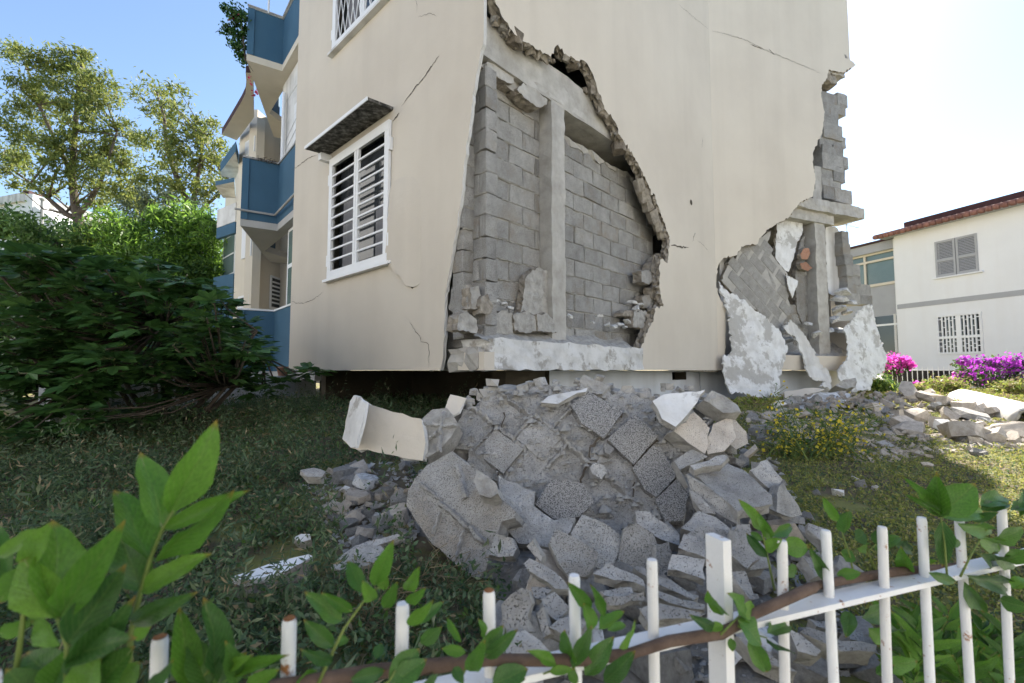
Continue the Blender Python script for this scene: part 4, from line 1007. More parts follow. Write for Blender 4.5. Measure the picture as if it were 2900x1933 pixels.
# ================================================================== rubble
def heap_z(x, y):
    g = ground_z(x, y)
    if y < 1.0 or y > 4.4: return g
    xl = -.03-.09*sst(1.4, 2.0, y)-.50*sst(2.0, 2.7, y); xr = 1.0+.58*sst(1.4, 2.9, y)
    m = sst(xl-.1, xl+.28, x)*(1-sst(xr-.35, xr+.05, x))
    if y < 2.45: h = g+.02+.045*sst(1.25, 1.9, y)*(1-.6*sst(2.1, 2.45, y))
    elif y < 3.03: h = max(g+.05, .53+1.547*(y-2.8)-.16)
    elif y < 3.6: h = .76-.10*(y-3.03)/.57
    else: h = .66-.5*(y-3.6)/.7
    h = max(h, g)
    return g+(h-g)*m*sst(1.05, 1.35, y)
def field_z(x, y):        # low spread of rubble at the far corner
    g = ground_z(x, y)
    d = ((x-6.6)/3.6)**2+((y-7.0)/1.75)**2
    return g+.30*max(0, 1-d)
def surf(x, y): return max(heap_z(x, y), field_z(x, y))
def hit_surf(zm, x, y, zf=surf):
    r = ray(zm, x, y); s = .6; ds = .02
    while s < 16:
        p = EYE+r*(s/r.y)
        if p.z < zf(p.x, p.y): return p
        s += ds*(.6+s*.2)
    return None
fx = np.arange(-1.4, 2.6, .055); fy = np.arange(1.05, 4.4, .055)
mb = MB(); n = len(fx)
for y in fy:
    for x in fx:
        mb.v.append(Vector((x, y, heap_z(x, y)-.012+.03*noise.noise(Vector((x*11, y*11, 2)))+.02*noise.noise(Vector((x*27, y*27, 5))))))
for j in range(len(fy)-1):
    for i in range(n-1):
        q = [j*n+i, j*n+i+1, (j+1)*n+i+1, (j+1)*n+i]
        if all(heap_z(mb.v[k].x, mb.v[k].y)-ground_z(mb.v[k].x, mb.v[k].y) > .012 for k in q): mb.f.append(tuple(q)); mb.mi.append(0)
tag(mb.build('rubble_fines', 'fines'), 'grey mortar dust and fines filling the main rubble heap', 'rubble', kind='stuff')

# --- the fallen block wall leaning on the heap
PN = Vector((0, -.84, .543)).normalized()
P0 = Vector((0, 2.8, E-.47))
e1 = Vector((1, 0, 0)); e2 = PN.cross(e1).normalized()
if e2.z < 0: e2 = -e2
def pane_uv(zm, x, y, off=0):
    p = on_plane(zm, x, y, P0-PN*off, PN); d = p-P0; return (d.dot(e1), d.dot(e2))
def PP(a, b, off=0):
    w_ = .22*max(0, -.12-a)+.20*max(0, a-1.0)+.05*max(0, -.30-b)-.05*math.exp(-((a-.35)/.3)**2-((b-.1)/.25)**2)
    return P0+e1*a+e2*b-PN*(off+w_)
FW_ = thing('fallen_wall', PP(.4, -.3), 'large slab of fallen block wall with mortar grid leaning on the rubble heap', 'wall')
ol = [pane_uv('F', x, y) for x, y in [(1048, 985), (1062, 930), (1120, 905), (1200, 886), (1300, 884), (1390, 890), (1440, 905), (1530, 915), (1600, 935), (1640, 965), (1640, 1020), (1610, 1060), (1590, 1100), (1575, 1150), (1568, 1192), (1510, 1195), (1480, 1180), (1420, 1225), (1370, 1190), (1300, 1170), (1240, 1150), (1180, 1110), (1120, 1090), (1070, 1060)]]
olv = [Vector(p) for p in ol]
th1 = math.radians(-43); d1 = Vector((math.cos(th1), math.sin(th1))); d2 = Vector((-d1.y, d1.x))   # courses run down to the right
SPECK = [pane_uv('q', x, y) for x, y in [(745, 350), (1010, 520), (1180, 680), (1330, 960)]]
def blk(poly, top, th, mat, seed, parent=FW_, name='concrete_block'):
    return plate(name, poly, lambda a, b, o: PP(a, b, o-top), th, [mat, mat, mat], parent, step=.07, jag=.003, seed=seed, grid=.08, relief=.003, rfreq=12, rings=2, edge_jit=.006)
def quad(c, l, h, rot=0):
    a = d1*math.cos(rot)+d2*math.sin(rot); b = d2*math.cos(rot)-d1*math.sin(rot)
    return [tuple(c-a*l/2-b*h/2), tuple(c+a*l/2-b*h/2), tuple(c+a*l/2+b*h/2), tuple(c-a*l/2+b*h/2)]
# hand-placed speckled blocks standing proud
hp = [([(560, 300), (690, 180), (950, 335), (800, 540), (640, 440)], .03), ([(830, 545), (1040, 345), (1210, 510), (1030, 720)], .035), ([(1020, 745), (1180, 570), (1370, 780), (1200, 960), (1110, 900)], .03), ([(1190, 980), (1380, 790), (1440, 930), (1400, 1130), (1270, 1140)], .028), ([(300, 1010), (420, 830), (650, 860), (740, 1000), (630, 1100), (440, 1120)], .085)]
hpv = []
for i, (q, top) in enumerate(hp):
    u = [pane_uv('q', x, y, -top) for x, y in q]; hpv.append([Vector(p) for p in u])
    blk(u, top, .12 if i < 4 else .16, 'block_dark', 220+i)
# the bed: imprints of the lost blocks step up and down between torn mortar ridges
CL, CHH = .27, .205
def cell(a, b):
    v = Vector((a, b))-Vector((.40, .10)); j = round(v.dot(d2)/CHH); i = round(v.dot(d1)/CL-(.5 if j % 2 else 0)); return i, j
def cell_off(a, b):
    i, j = cell(a, b); return random.Random(i*97+j*31+5).uniform(-.010, .024)
plate('mortar_bed', ol, lambda a, b, o: PP(a, b, .012+o+cell_off(a, b)), .10, ['rubble', 'dust', 'dust'], FW_, step=.04, jag=.016, seed=201, grid=.024, relief=.005, rfreq=16, edge_jit=.015)
for j in range(-7, 9):
    for i in range(-7, 9):
        c = d1*((i+(.5 if j % 2 else 0))*CL)+d2*(j*CHH)+Vector((.40, .10))
        if not inside(c, olv) or any(inside(c, h) for h in hpv): continue
        if R.random() < .22:
            q = quad(c+Vector((R.gauss(0, .008), R.gauss(0, .008))), CL-R.uniform(.02, .07), CHH-R.uniform(.015, .045), R.gauss(0, .04))
            if R.random() < .7:      # a broken corner
                k = R.randrange(4); p = Vector(q[k]); q[k:k+1] = [tuple(p.lerp(Vector(q[k-1]), R.uniform(.2, .5))), tuple(p.lerp(Vector(q[(k+1) % 4]), R.uniform(.2, .5)))]
            blk(q, R.uniform(-.004, .030), .07, 'rubble' if R.random() < .6 else 'block', 240+i*20+j)
        for s_, along in ((d2*(CHH/2), d1), (d1*(CL/2), d2)):
            if R.random() < (.06 if along is d1 else .42): continue
            ln = (CL if along is d1 else CHH)*R.uniform(.8, 1.12); cc = c+s_; mbr = MB(); n = 15; w_ = R.uniform(.010, .019); hh = R.uniform(.014, .048)*(1 if along is d1 else .6)
            nn = Vector((-along.y, along.x)); lean = R.uniform(-.9, .5)
            for k in range(n+1):
                t = -.5+k/n; o = nn*(R.gauss(0, .004)); h = hh*R.uniform(.12, 1)*(1 if 0 < k < n else .2)
                q = cc+along*(t*ln)+o
                i0 = len(mbr.v); mbr.v += [PP(*(q-nn*w_*1.4), .03), PP(*(q-nn*w_*.6+nn*lean*h*.5), -h*.75), PP(*(q+nn*w_*.3+nn*lean*h), -h), PP(*(q+nn*w_*R.uniform(.8, 1.5)), .03)]
                if k:
                    for e in range(3): mbr.f.append((i0-4+e, i0-3+e, i0+1+e, i0+e)); mbr.mi.append(0)
            mbr.f.append((0, 1, 2, 3)); mbr.f.append((4*n, 4*n+1, 4*n+2, 4*n+3)); mbr.mi += [0, 0]
            mbr.build('mortar_ridge', 'rubble', FW_)
def pcrack(pts, wd):
    c = [Vector(pane_uv('q', x, y, -.012)) for x, y in pts]; mbc = MB(); rr = random.Random(int(pts[0][0])); out = []
    for a, b in zip(c, c[1:]):
        n = max(2, int((b-a).length/.025)); out += [a+(b-a)*k/n+Vector((rr.gauss(0, .005), rr.gauss(0, .005))) for k in range(n)]
    out.append(c[-1])
    for i, p in enumerate(out):
        d = (out[min(i+1, len(out)-1)]-out[max(i-1, 0)]).normalized(); nn = Vector((-d.y, d.x))*wd*rr.uniform(.4, 1)*.5
        mbc.v += [PP(*(p+nn), -.016), PP(*(p-nn), -.016)]
    for i in range(len(out)-1): mbc.f.append((2*i, 2*i+1, 2*i+3, 2*i+2)); mbc.mi.append(0)
    mbc.build('crack', 'crack', FW_)
pcrack([(75, 340), (60, 440), (15, 600), (10, 700), (30, 810)], .012)
pcrack([(945, 345), (880, 430), (820, 500), (700, 605)], .020)
pcrack([(700, 610), (700, 700), (660, 780), (640, 830), (645, 905)], .016)
pcrack([(1200, 540), (1110, 640), (1020, 735)], .018)
pcrack([(1195, 330), (1190, 400)], .01); pcrack([(1030, 850), (1025, 960)], .01)
blk([pane_uv('q', x, y, -.05) for x, y in [(805, 600), (830, 575), (880, 610), (850, 655), (815, 640)]], .05, .06, 'rubble', 290, name='mortar_lump')
blk([pane_uv('q', x, y, -.07) for x, y in [(705, 750), (740, 715), (810, 730), (830, 775), (790, 830), (720, 790)]], .07, .08, 'rubble', 291, name='mortar_lump')
# dusty rim of tumbled mortar on the upper edge
for i in range(95):
    x = R.uniform(1060, 1660); y = 893+R.uniform(-16, 18)-14*math.exp(-((x-1340)/90)**2)
    a, b = pane_uv('F', x, y); lump('mortar_lump', PP(a, b, R.uniform(.0, .12)), R.uniform(.035, .10)*(1.6 if R.random() < .12 else 1), R.choice(['dust', 'rubble', 'mortar']), FW_, 300+i, (1, .8, .5))

V = []; Fc = []
for k in range(900):
    a, b = R.uniform(-.5, 1.35), R.uniform(-.55, .4)
    if not inside((a, b), olv): continue
    p = PP(a, b, R.uniform(-.02, .01)); sz = R.uniform(.006, .026)*(1 if R.random() < .9 else 1.8); i0 = len(V)
    for q in ((1, 0, .1), (.2, 1, -.1), (-.9, .5, .1), (-.7, -.7, 0), (.4, -.9, .1), (0, .1, .9)): V.append(p+Vector(q)*sz*R.uniform(.6, 1.2))
    Fc += [(i0+j, i0+(j+1) % 5, i0+5) for j in range(5)]
tag(link('mortar_crumbs', mesh('mortar_crumbs', V, Fc, 'dust'), FW_), kind='stuff')
# --- large single pieces, each with the outline it has in the photograph
def piece(name, zm, px, d, nrm, th, mats, label, cat='rubble', group=None, seed=1, relief=.012, grid=.035, jag=.005, step=.05, smooth=False, bend=0, edge_jit=.014, rfreq=8):
    n = Vector(nrm).normalized(); cx = sum(p[0] for p in px)/len(px); cy = sum(p[1] for p in px)/len(px); d = d or hit_surf(zm, cx, cy).y-.04; O = at(zm, cx, cy, d)
    a = Vector((0, 0, 1)).cross(n)
    a = a.normalized() if a.length > .05 else Vector((1, 0, 0)); b = n.cross(a)
    q = []
    for x, y in px:
        p = on_plane(zm, x, y, O, n)-O; q.append((p.dot(a), p.dot(b)))
    fine = .006 if max(p[0] for p in q)-min(p[0] for p in q) < .8 and 'rubble' in mats[0]+'rubble'*(mats[0] in ('dust', 'block')) else 0
    o = plate(name, q, lambda s, t, off: O+a*s+b*t-n*(off+bend*(s*s)+(fine*noise.noise(Vector((s*34, t*34, seed))) if off < th*.5 else 0)), th, mats, None, step=step, jag=jag, seed=seed, grid=grid, relief=relief, rings=2, edge_jit=edge_jit*.5, smooth=smooth, rfreq=rfreq)
    for v in o.data.vertices: SOLID.add((round(v.co.x/.06), round(v.co.y/.06)))
    return tag(o, label, cat, group)
SOLID = set()
RB_ = ['rubble', 'rubble', 'dust']
BK_ = ['block', 'block', 'block']
piece('plaster_slab', 'p', [(25, 530), (80, 260), (110, 210), (150, 225), (230, 275), (330, 305), (400, 330), (470, 340), (540, 370), (610, 380), (640, 560), (620, 690), (430, 655), (90, 595)], 2.75, (-.25, -.9, .3), .05, ['plaster', 'concrete_white', 'concrete_white'], 'cream rendered slab with broken white edge leaning left of the fallen wall', 'slab', seed=401, relief=.004)
piece('plaster_edge', 'p', [(25, 530), (82, 250), (110, 208), (150, 225), (200, 260), (170, 420), (120, 590), (80, 590)], 2.70, (-.7, -.6, .3), .02, ['concrete_white', 'concrete_white', 'concrete_white'], None, None, seed=402, relief=.004)
PE_ = bpy.data.objects['plaster_edge']; PE_.parent = bpy.data.objects['plaster_slab']
ch = piece('concrete_chunk', 'p', [(570, 430), (690, 310), (800, 300), (885, 420), (830, 520), (750, 610), (650, 670), (590, 600)], 2.72, (-.1, -.85, .5), .15, ['dust', 'rubble', 'dust'], 'rough grey chunk with a cross of mortar beside the cream slab', seed=403, relief=.02)
piece('plaster_piece', 'p', [(790, 300), (825, 200), (945, 230), (890, 330), (850, 355)], 2.95, (.2, -.8, .5), .03, ['plaster', 'concrete_white', 'concrete_white'], 'small folded cream and white render piece behind the grey chunk', seed=404, relief=.004)
piece('concrete_chunk', 'p', [(500, 1020), (560, 830), (650, 720), (840, 620), (900, 680), (1000, 760), (1150, 850), (1180, 950), (1310, 1070), (1300, 1110), (1200, 1140), (1170, 1250), (1110, 1400), (1090, 1500), (1040, 1568), (960, 1540), (800, 1400), (690, 1310), (600, 1180)], 2.28, (-.28, -.80, .55), .15, ['block', 'dust', 'dust'], 'big leaning grey wall chunk with stepped right edge, left foot of the heap', seed=405, relief=.014, rfreq=5)
piece('concrete_chunk', 'p', [(1020, 760), (1100, 800), (1165, 860), (1180, 940), (1120, 960), (1040, 940), (1000, 850)], 2.20, (-.2, -.7, .65), .08, ['dust', 'dust', 'dust'], 'crumbly mortar lump on top of the big leaning chunk', seed=406, relief=.02)
piece('concrete_chunk', 'p', [(1100, 1380), (1160, 1230), (1280, 1260), (1320, 1330), (1290, 1400), (1180, 1400)], 2.05, (-.1, -.8, .5), .12, RB_, 'rough grey chunk under the right edge of the big leaning chunk', seed=407, relief=.02)
for i, (q, d, nn, lb) in enumerate([
    ([(570, 1220), (650, 1085), (760, 1130), (940, 1250), (935, 1340), (890, 1450), (850, 1540), (780, 1490), (600, 1400)], 1.98, (.1, -.75, .62), 'pale flat block fragment upper right of a matching broken piece in the heap'),
    ([(405, 1290), (460, 1195), (600, 1260), (770, 1370), (740, 1470), (690, 1545), (560, 1568), (470, 1440)], 1.86, (-.1, -.75, .62), 'pale flat block fragment with a rounded lower edge in mid heap'),
    ([(910, 1440), (960, 1190), (1050, 1150), (1180, 1230), (1210, 1330), (1180, 1500), (1100, 1520)], 1.96, (-.1, -.88, .45), 'upright speckled grey block fragment with a white smear'),
    ([(1200, 1320), (1290, 1290), (1320, 1400), (1280, 1510), (1230, 1540), (1190, 1500)], 1.92, (.2, -.85, .45), 'small upright speckled block behind the fence post top')]):
    piece('block_fragment', 'q', q, d, nn, .11, ['block', 'block', 'dust'], lb, seed=410+i, relief=.006)
for i, (q, d, nn, th, lb) in enumerate([
    ([(1420, 790), (1570, 880), (1800, 1060), (1800, 1160), (1620, 1060), (1450, 900)], 2.30, (-.45, -.85, .2), .2, 'long grey hollow block side at the right of the fallen wall'),
    ([(1480, 790), (1700, 700), (1850, 760), (2050, 950), (2060, 1010), (1960, 1030), (1800, 1065), (1590, 890)], 2.36, (.1, -.45, .88), .06, 'mortar-smeared upper face of the hollow block right of the fallen wall'),
    ([(1890, 760), (2020, 680), (2130, 830), (2110, 880), (2030, 890)], 2.62, (.1, -.75, .65), .08, 'grey block end standing at the right foot of the heap'),
    ([(2110, 880), (2140, 850), (2280, 1090), (2190, 1110), (2080, 1070)], 2.5, (.5, -.8, .25), .05, 'thin upright wall of a broken hollow block at the right foot'),
    ([(1450, 720), (1700, 650), (1730, 670), (1680, 720), (1480, 755)], 2.42, (0, -.5, .86), .04, 'thin mortar slab lying across the right blocks'),
    ([(1330, 470), (1480, 330), (1595, 450), (1560, 640), (1440, 560)], 2.75, (.25, -.85, .45), .12, 'warm grey smooth block high on the right of the fallen wall'),
    ([(1560, 540), (1620, 420), (1760, 360), (1790, 520), (1700, 620), (1580, 640)], 2.82, (.1, -.8, .55), .12, 'tilted warm grey block right of the fallen wall'),
    ([(1760, 360), (1860, 480), (1880, 560), (1780, 610), (1740, 560)], 2.85, (.3, -.8, .5), .08, 'pale triangular block end on the right shoulder of the heap'),
    ([(1330, 690), (1480, 600), (1580, 660), (1370, 760), (1440, 880), (1400, 800)], 2.66, (.1, -.8, .55), .08, 'cracked grey slab under the warm grey block')]):
    piece('block_fragment', 'q', q, d, nn, th, ['rubble_warm' if i in (5, 6, 7) else 'rubble', 'rubble', 'dust'], lb, seed=430+i, relief=.008)
piece('plaster_piece', 'q', [(1170, 250), (1250, 200), (1560, 165), (1500, 260), (1340, 440), (1240, 380)], 2.72, (.05, -.8, .6), .05, ['white_sheet', 'dust', 'dust'], 'white plaster-faced triangular slab high on the heap under the vent', seed=440, relief=.006)
piece('plaster_piece', 'q', [(345, 260), (400, 210), (520, 190), (690, 150), (680, 180), (560, 220), (470, 270)], 2.90, (0, -.6, .8), .03, ['concrete_white', 'concrete_white', 'dust'], 'white render strip along the crest of the fallen wall', seed=441, relief=.008)
piece('concrete_chunk', 'q', [(625, 110), (660, 60), (860, 130), (800, 200), (690, 180)], 3.02, (0, -.8, .6), .12, ['dust', 'dust', 'dust'], 'dusty grey lump on the highest point of the heap', seed=442, relief=.025)
piece('concrete_chunk', 'q', [(1550, 240), (1600, 180), (1700, 200), (1800, 280), (1820, 340), (1700, 330), (1600, 270)], 2.9, (.1, -.8, .6), .12, ['dust', 'dust', 'dust'], 'dusty lump below the hanging render at the right crest', seed=443, relief=.025)
SFL = ['upper long slab in the fan', 'longest slab in the fan', 'lower slab of the fan', 'thin slab left of the fan', 'second thin slab left of the fan', 'broad slab under the fan', 'thick slab left of the fence post', 'upper slab left of the fence post', 'small slab low at the left edge of the heap', 'squarish slab low at the left', 'tall pointed slab behind the third picket right of centre', 'flat slab at the lowest left edge', 'slab just behind the left picket by the post', 'narrow upright splinter low at the left', 'long slab below the pale block fragment', 'small splinter beside the pale block fragment']
SGL = ['square slab right of the post behind foliage', 'tall slab right of the fence post', 'narrow slab right of the post', 'white-edged slab behind the second right picket', 'slab behind the third right picket', 'longest slab on the right flank', 'dark slab below the longest right one', 'thin slab under the rail at right', 'slab crossing behind the first right picket', 'small slab by the fourth right picket']
for i, (q, d, nn, lb) in enumerate([
    ([(30, 800), (300, 920), (290, 1020), (440, 1130), (600, 1110), (560, 1220), (400, 1330), (180, 1300), (60, 1150), (20, 1000)], 2.36, (-.05, -.8, .6), 'shaded slab of wall under the left half of the fallen wall'),
    ([(1040, 1060), (1150, 1070), (1370, 1240), (1370, 1320), (1240, 1280), (1060, 1190)], 2.18, (-.1, -.75, .65), 'long ridged slab below the middle of the fallen wall'),
    ([(1380, 1190), (1510, 1060), (1640, 1110), (1790, 1240), (1740, 1320), (1560, 1240)], 2.15, (-.1, -.6, .8), 'stepped grey slab left above the fence post'),
    ([(1400, 1260), (1500, 1180), (1700, 1200), (1790, 1290), (1780, 1430), (1580, 1400)], 1.98, (-.05, -.75, .65), 'smooth slab just above the fence post'),
    ([(1760, 1180), (1850, 1160), (2000, 1320), (2050, 1480), (1900, 1500), (1770, 1400)], 1.95, (.2, -.7, .7), 'wide grey slab right of the fence post'),
    ([(1440, 900), (1530, 960), (1640, 1080), (1540, 1070), (1470, 990)], 2.28, (-.3, -.7, .6), 'narrow slab wedged between the fallen wall and the hollow block')]):
    piece('slab_fragment', 'q', q, d, nn, .08, ['rubble', 'rubble', 'dust'], lb, seed=540+i, relief=.010)
def ridges(parent, zm, segs, d, nrm, O_px):
    n = Vector(nrm).normalized(); O = at(zm, *O_px, d); seed = 0
    for x0, y0, x1, y1, w_, h_ in segs:
        a = on_plane(zm, x0, y0, O, n); b = on_plane(zm, x1, y1, O, n); al = (b-a).normalized(); sd_ = n.cross(al); k = max(5, int((b-a).length/.018)); mbr = MB()
        for i in range(k+1):
            p = a.lerp(b, i/k)+sd_*R.gauss(0, .004); h = h_*R.uniform(.1, 1)*(1 if 0 < i < k else .2); i0 = len(mbr.v)
            mbr.v += [p-sd_*w_-n*.02, p-sd_*w_*.5+n*h*.8, p+sd_*w_*.4+n*h, p+sd_*w_*R.uniform(.8, 1.4)-n*.02]
            if i:
                for e in range(3): mbr.f.append((i0-4+e, i0-3+e, i0+1+e, i0+e)); mbr.mi.append(0)
        mbr.f += [(0, 1, 2, 3), (4*k, 4*k+1, 4*k+2, 4*k+3)]; mbr.mi += [0, 0]
        mbr.build('mortar_ridge', 'rubble', parent)
BC = [o for o in bpy.data.objects if o.get('label', '').startswith('big leaning')][0]
ridges(BC, 'p', [(600, 860, 760, 980, .012, .014), (740, 990, 1080, 1300, .016, .018), (745, 1070, 690, 1230, .009, .014), (930, 1200, 860, 1420, .010, .018), (870, 720, 940, 960, .02, .016)], 2.28, (-.28, -.80, .55), (900, 1085))
ridges(ch, 'p', [(580, 430, 870, 425, .014, .03), (770, 320, 740, 620, .014, .03), (600, 560, 720, 480, .01, .02)], 2.70, (-.1, -.85, .5), (720, 490))
# long thin slabs fanned out low in the heap
for i, (q, d, nn) in enumerate([
    ([(890, 290), (990, 215), (1230, 340), (1240, 385), (1100, 340)], 1.62, (-.2, -.45, .87)), ([(1160, 250), (1210, 240), (1600, 440), (1560, 470), (1300, 350)], 1.62, (-.15, -.5, .85)), ([(1310, 400), (1480, 460), (1640, 500), (1630, 530), (1480, 505), (1310, 440)], 1.5, (-.1, -.6, .8)),
    ([(940, 410), (1150, 375), (1160, 420), (970, 440)], 1.5, (0, -.6, .8)), ([(970, 450), (1230, 420), (1235, 470), (1000, 500)], 1.45, (0, -.7, .7)), ([(1200, 530), (1310, 480), (1640, 560), (1560, 600), (1400, 590), (1260, 620)], 1.38, (-.05, -.5, .85)),
    ([(1390, 260), (1420, 165), (1640, 200), (1640, 330), (1520, 290)], 1.75, (-.1, -.6, .8)), ([(1460, 120), (1500, 30), (1640, 90), (1650, 190)], 1.85, (-.1, -.5, .85)), ([(480, 380), (620, 400), (550, 470), (500, 450)], 1.5, (-.2, -.6, .75)),
    ([(550, 460), (640, 410), (740, 520), (650, 610), (570, 540)], 1.42, (.1, -.7, .7)), ([(280, 500), (420, 385), (465, 400), (465, 680), (300, 740)], 1.36, (-.2, -.85, .5)), ([(300, 760), (440, 670), (600, 800), (480, 850), (310, 840)], 1.28, (0, -.5, .85)),
    ([(600, 650), (760, 570), (850, 620), (740, 720)], 1.36, (.1, -.5, .85)), ([(515, 560), (560, 510), (610, 690), (560, 720)], 1.36, (-.3, -.85, .4)), ([(430, 230), (470, 190), (640, 280), (740, 400), (640, 390)], 1.66, (-.3, -.6, .75)),
    ([(450, 110), (490, 70), (550, 180), (545, 210)], 1.72, (-.4, -.8, .4))]):
    piece('slab_fragment', 's', q, d, nn, .045, ['rubble', 'rubble', 'dust'], 'grey broken '+SFL[i]+', lower heap', 'rubble', 'slab fragments low in the main heap', seed=460+i, relief=.006, grid=.04, step=.03)
for i, (q, d, nn) in enumerate([
    ([(55, 730), (215, 870), (80, 1000), (-10, 960), (-40, 800)], 1.9, (.2, -.6, .75)), ([(100, 360), (200, 360), (280, 620), (180, 700), (60, 600)], 1.9, (.2, -.75, .6)), ([(60, 720), (160, 720), (240, 930), (200, 930)], 1.6, (.2, -.7, .7)),
    ([(640, 350), (760, 390), (780, 470), (740, 490), (640, 400)], 2.0, (-.2, -.5, .85)), ([(600, 600), (680, 620), (780, 740), (700, 760)], 1.75, (.1, -.6, .8)), ([(580, 1180), (640, 1140), (1160, 1290), (1150, 1340), (900, 1330)], 1.34, (0, -.5, .85)),
    ([(490, 1160), (580, 1200), (740, 1330), (700, 1370), (560, 1330)], 1.34, (-.1, -.6, .8)), ([(640, 1090), (860, 1130), (870, 1180), (700, 1140)], 1.45, (0, -.4, .9)), ([(100, 1210), (300, 1300), (560, 1480), (480, 1480), (260, 1380)], 1.25, (-.1, -.5, .85)),
    ([(940, 1160), (1060, 1180), (1060, 1260), (960, 1240)], 1.5, (.2, -.5, .85))]):
    piece('slab_fragment', 'v', q, d, nn, .06, ['rubble', 'rubble', 'dust'], 'grey broken '+SGL[i]+' of the heap', 'rubble', 'slab fragments on the right flank of the heap', seed=490+i, relief=.006, grid=.05, step=.035)
# hollow block lying in shadow below the big chunk, pieces by the left edge
piece('white_strip', 'm', [(5, 370), (300, 270), (620, 190), (650, 205), (440, 320), (260, 370), (120, 395)], 2.05, (0, -.25, .97), .03, ['white_paint', 'concrete_white', 'concrete_white'], 'long white strip of render lying in the weeds', 'render strip', seed=510, relief=.003)
piece('concrete_chunk', 'm', [(20, 400), (200, 380), (430, 320), (640, 240), (560, 380), (330, 470), (60, 520)], 2.02, (0, -.55, .8), .06, ['broken_dark', 'broken', 'broken'], 'dark broken wall piece under the long white strip in the weeds', seed=511, relief=.02)
piece('concrete_chunk', 'm', [(790, 290), (880, 180), (1000, 120), (1190, 130), (1230, 170), (1130, 260), (940, 320)], 2.12, (-.05, -.45, .88), .09, ['rubble', 'dust', 'dust'], 'pale flat chunk lying in weeds left of the heap', seed=512, relief=.012)
piece('concrete_chunk', 'm', [(500, 60), (560, 30), (630, 35), (640, 80), (560, 105)], 2.42, (0, -.5, .85), .06, ['concrete_white', 'dust', 'dust'], 'small white stone lying alone in the weeds', seed=513, relief=.01)
piece('slab_fragment', 'm', [(1080, 90), (1320, 30), (1330, 60), (1160, 120), (950, 140)], 2.25, (-.1, -.5, .85), .04, RB_, 'narrow grey slab fragment left of the big leaning chunk', seed=514, relief=.01)
piece('slab_fragment', 'F', [(690, 1078), (720, 1072), (748, 1082), (740, 1096), (705, 1094)], 2.9, (0, -.4, .9), .05, RB_, 'flat grey stone at the far left tip of the rubble spill', seed=515, relief=.01)
# white collapsed slab and sheets below the hanging render
piece('plaster_slab', 'g', [(330, 510), (420, 430), (540, 360), (660, 325), (740, 330), (800, 315), (920, 340), (890, 390), (780, 450), (700, 480), (560, 510)], 6.3, (0, -.35, .93), .06, ['white_sheet', 'plaster_back', 'dust'], 'cracked white render slab lying flat below the torn corner', 'slab', seed=520, relief=.012, grid=.09, step=.07)
piece('plaster_slab', 'g', [(355, 320), (600, 285), (700, 300), (560, 340), (400, 400), (365, 390)], 6.9, (0, -.55, .8), .05, ['plaster', 'plaster_back', 'dust'], 'cream render slab leaning on the plinth behind the cracked white slab', 'slab', seed=521, relief=.006, grid=.09, step=.07)
piece('concrete_chunk', 'g', [(780, 270), (850, 220), (950, 205), (950, 280), (870, 300)], 7.2, (0, -.8, .5), .2, ['dust', 'rubble', 'dust'], 'grey lump under the right-hand hanging render', seed=522, relief=.04, grid=.09, step=.07)
piece('concrete_slab', 'g', [(1060, 420), (1130, 395), (1260, 490), (1230, 510), (1130, 490)], 0, (-.1, -.5, .85), .06, ['rubble', 'rubble', 'dust'], 'tilted grey slab in the far rubble right of the white slab', 'slab', seed=523, relief=.015, grid=.09, step=.07)
piece('concrete_slab', 'g', [(1120, 740), (1200, 725), (1370, 810), (1350, 830), (1250, 790)], 0, (-.1, -.3, .95), .05, ['rubble', 'rubble', 'dust'], 'long narrow slab at the lawn edge of the far rubble', 'slab', seed=524, relief=.01, grid=.08, step=.06)
blk_ = piece('concrete_block', 'g', [(1310, 470), (1460, 475), (1465, 580), (1320, 585)], 0, (-.05, -.95, .2), .2, ['rubble_warm', 'rubble_warm', 'rubble_warm'], 'pale upright concrete block among the far rubble', 'block', seed=525, relief=.01, grid=.08, step=.06)
piece('concrete_block', 'g', [(2040, 610), (2150, 600), (2155, 700), (2050, 690)], 0, (-.2, -.95, .2), .2, ['rubble_warm', 'rubble_warm', 'rubble_warm'], 'pale square block standing at the right end of the rubble', 'block', seed=526, relief=.01, grid=.08, step=.06)
# fallen white rounded column casing on the right
cc0 = at('g', 1850, 420, 6.6); cc1 = at('g', 2480, 610, 4.9)
FCAS = thing('fallen_casing', cc0, 'white rounded render casing lying across the far rubble at the right', 'casing')
dv = (cc1-cc0).normalized(); sx = dv.cross(Z3).normalized(); sy = sx.cross(dv); mb = MB(); n = 14
rad = .205
for k in range(15):
    p = cc0+(cc1-cc0)*(k/14)
    for j in range(n+1):
        a = math.radians(-30)+math.radians(215)*j/n; r = rad*(1+.03*noise.noise(Vector((k*.7, j*.4, 1))))
        for rr_ in (r, r-.03): mb.v.append(p+(sx*math.cos(a)*1.0+sy*math.sin(a))*rr_+dv*(.05*noise.noise(Vector((j*.9, 0, 3))) if k in (0, 14) else 0))
S_ = 2*(n+1)
for k in range(14):
    for j in range(n):
        b0 = k*S_+2*j
        mb.f.append((b0, b0+2, b0+S_+2, b0+S_)); mb.f.append((b0+1, b0+S_+1, b0+S_+3, b0+3)); mb.mi += [0, 1]
    for j in (0, n): b0 = k*S_+2*j; mb.f.append((b0, b0+1, b0+S_+1, b0+S_)); mb.mi.append(1)
for k in (0, 14):
    for j in range(n): b0 = k*S_+2*j; mb.f.append((b0, b0+1, b0+3, b0+2)); mb.mi.append(1)
mb.build('shell', ['stained_white', 'dust'], FCAS, True)
bx = MB(); p0 = cc0+dv*.35-sx*.05-sy*.12-Z3*.0
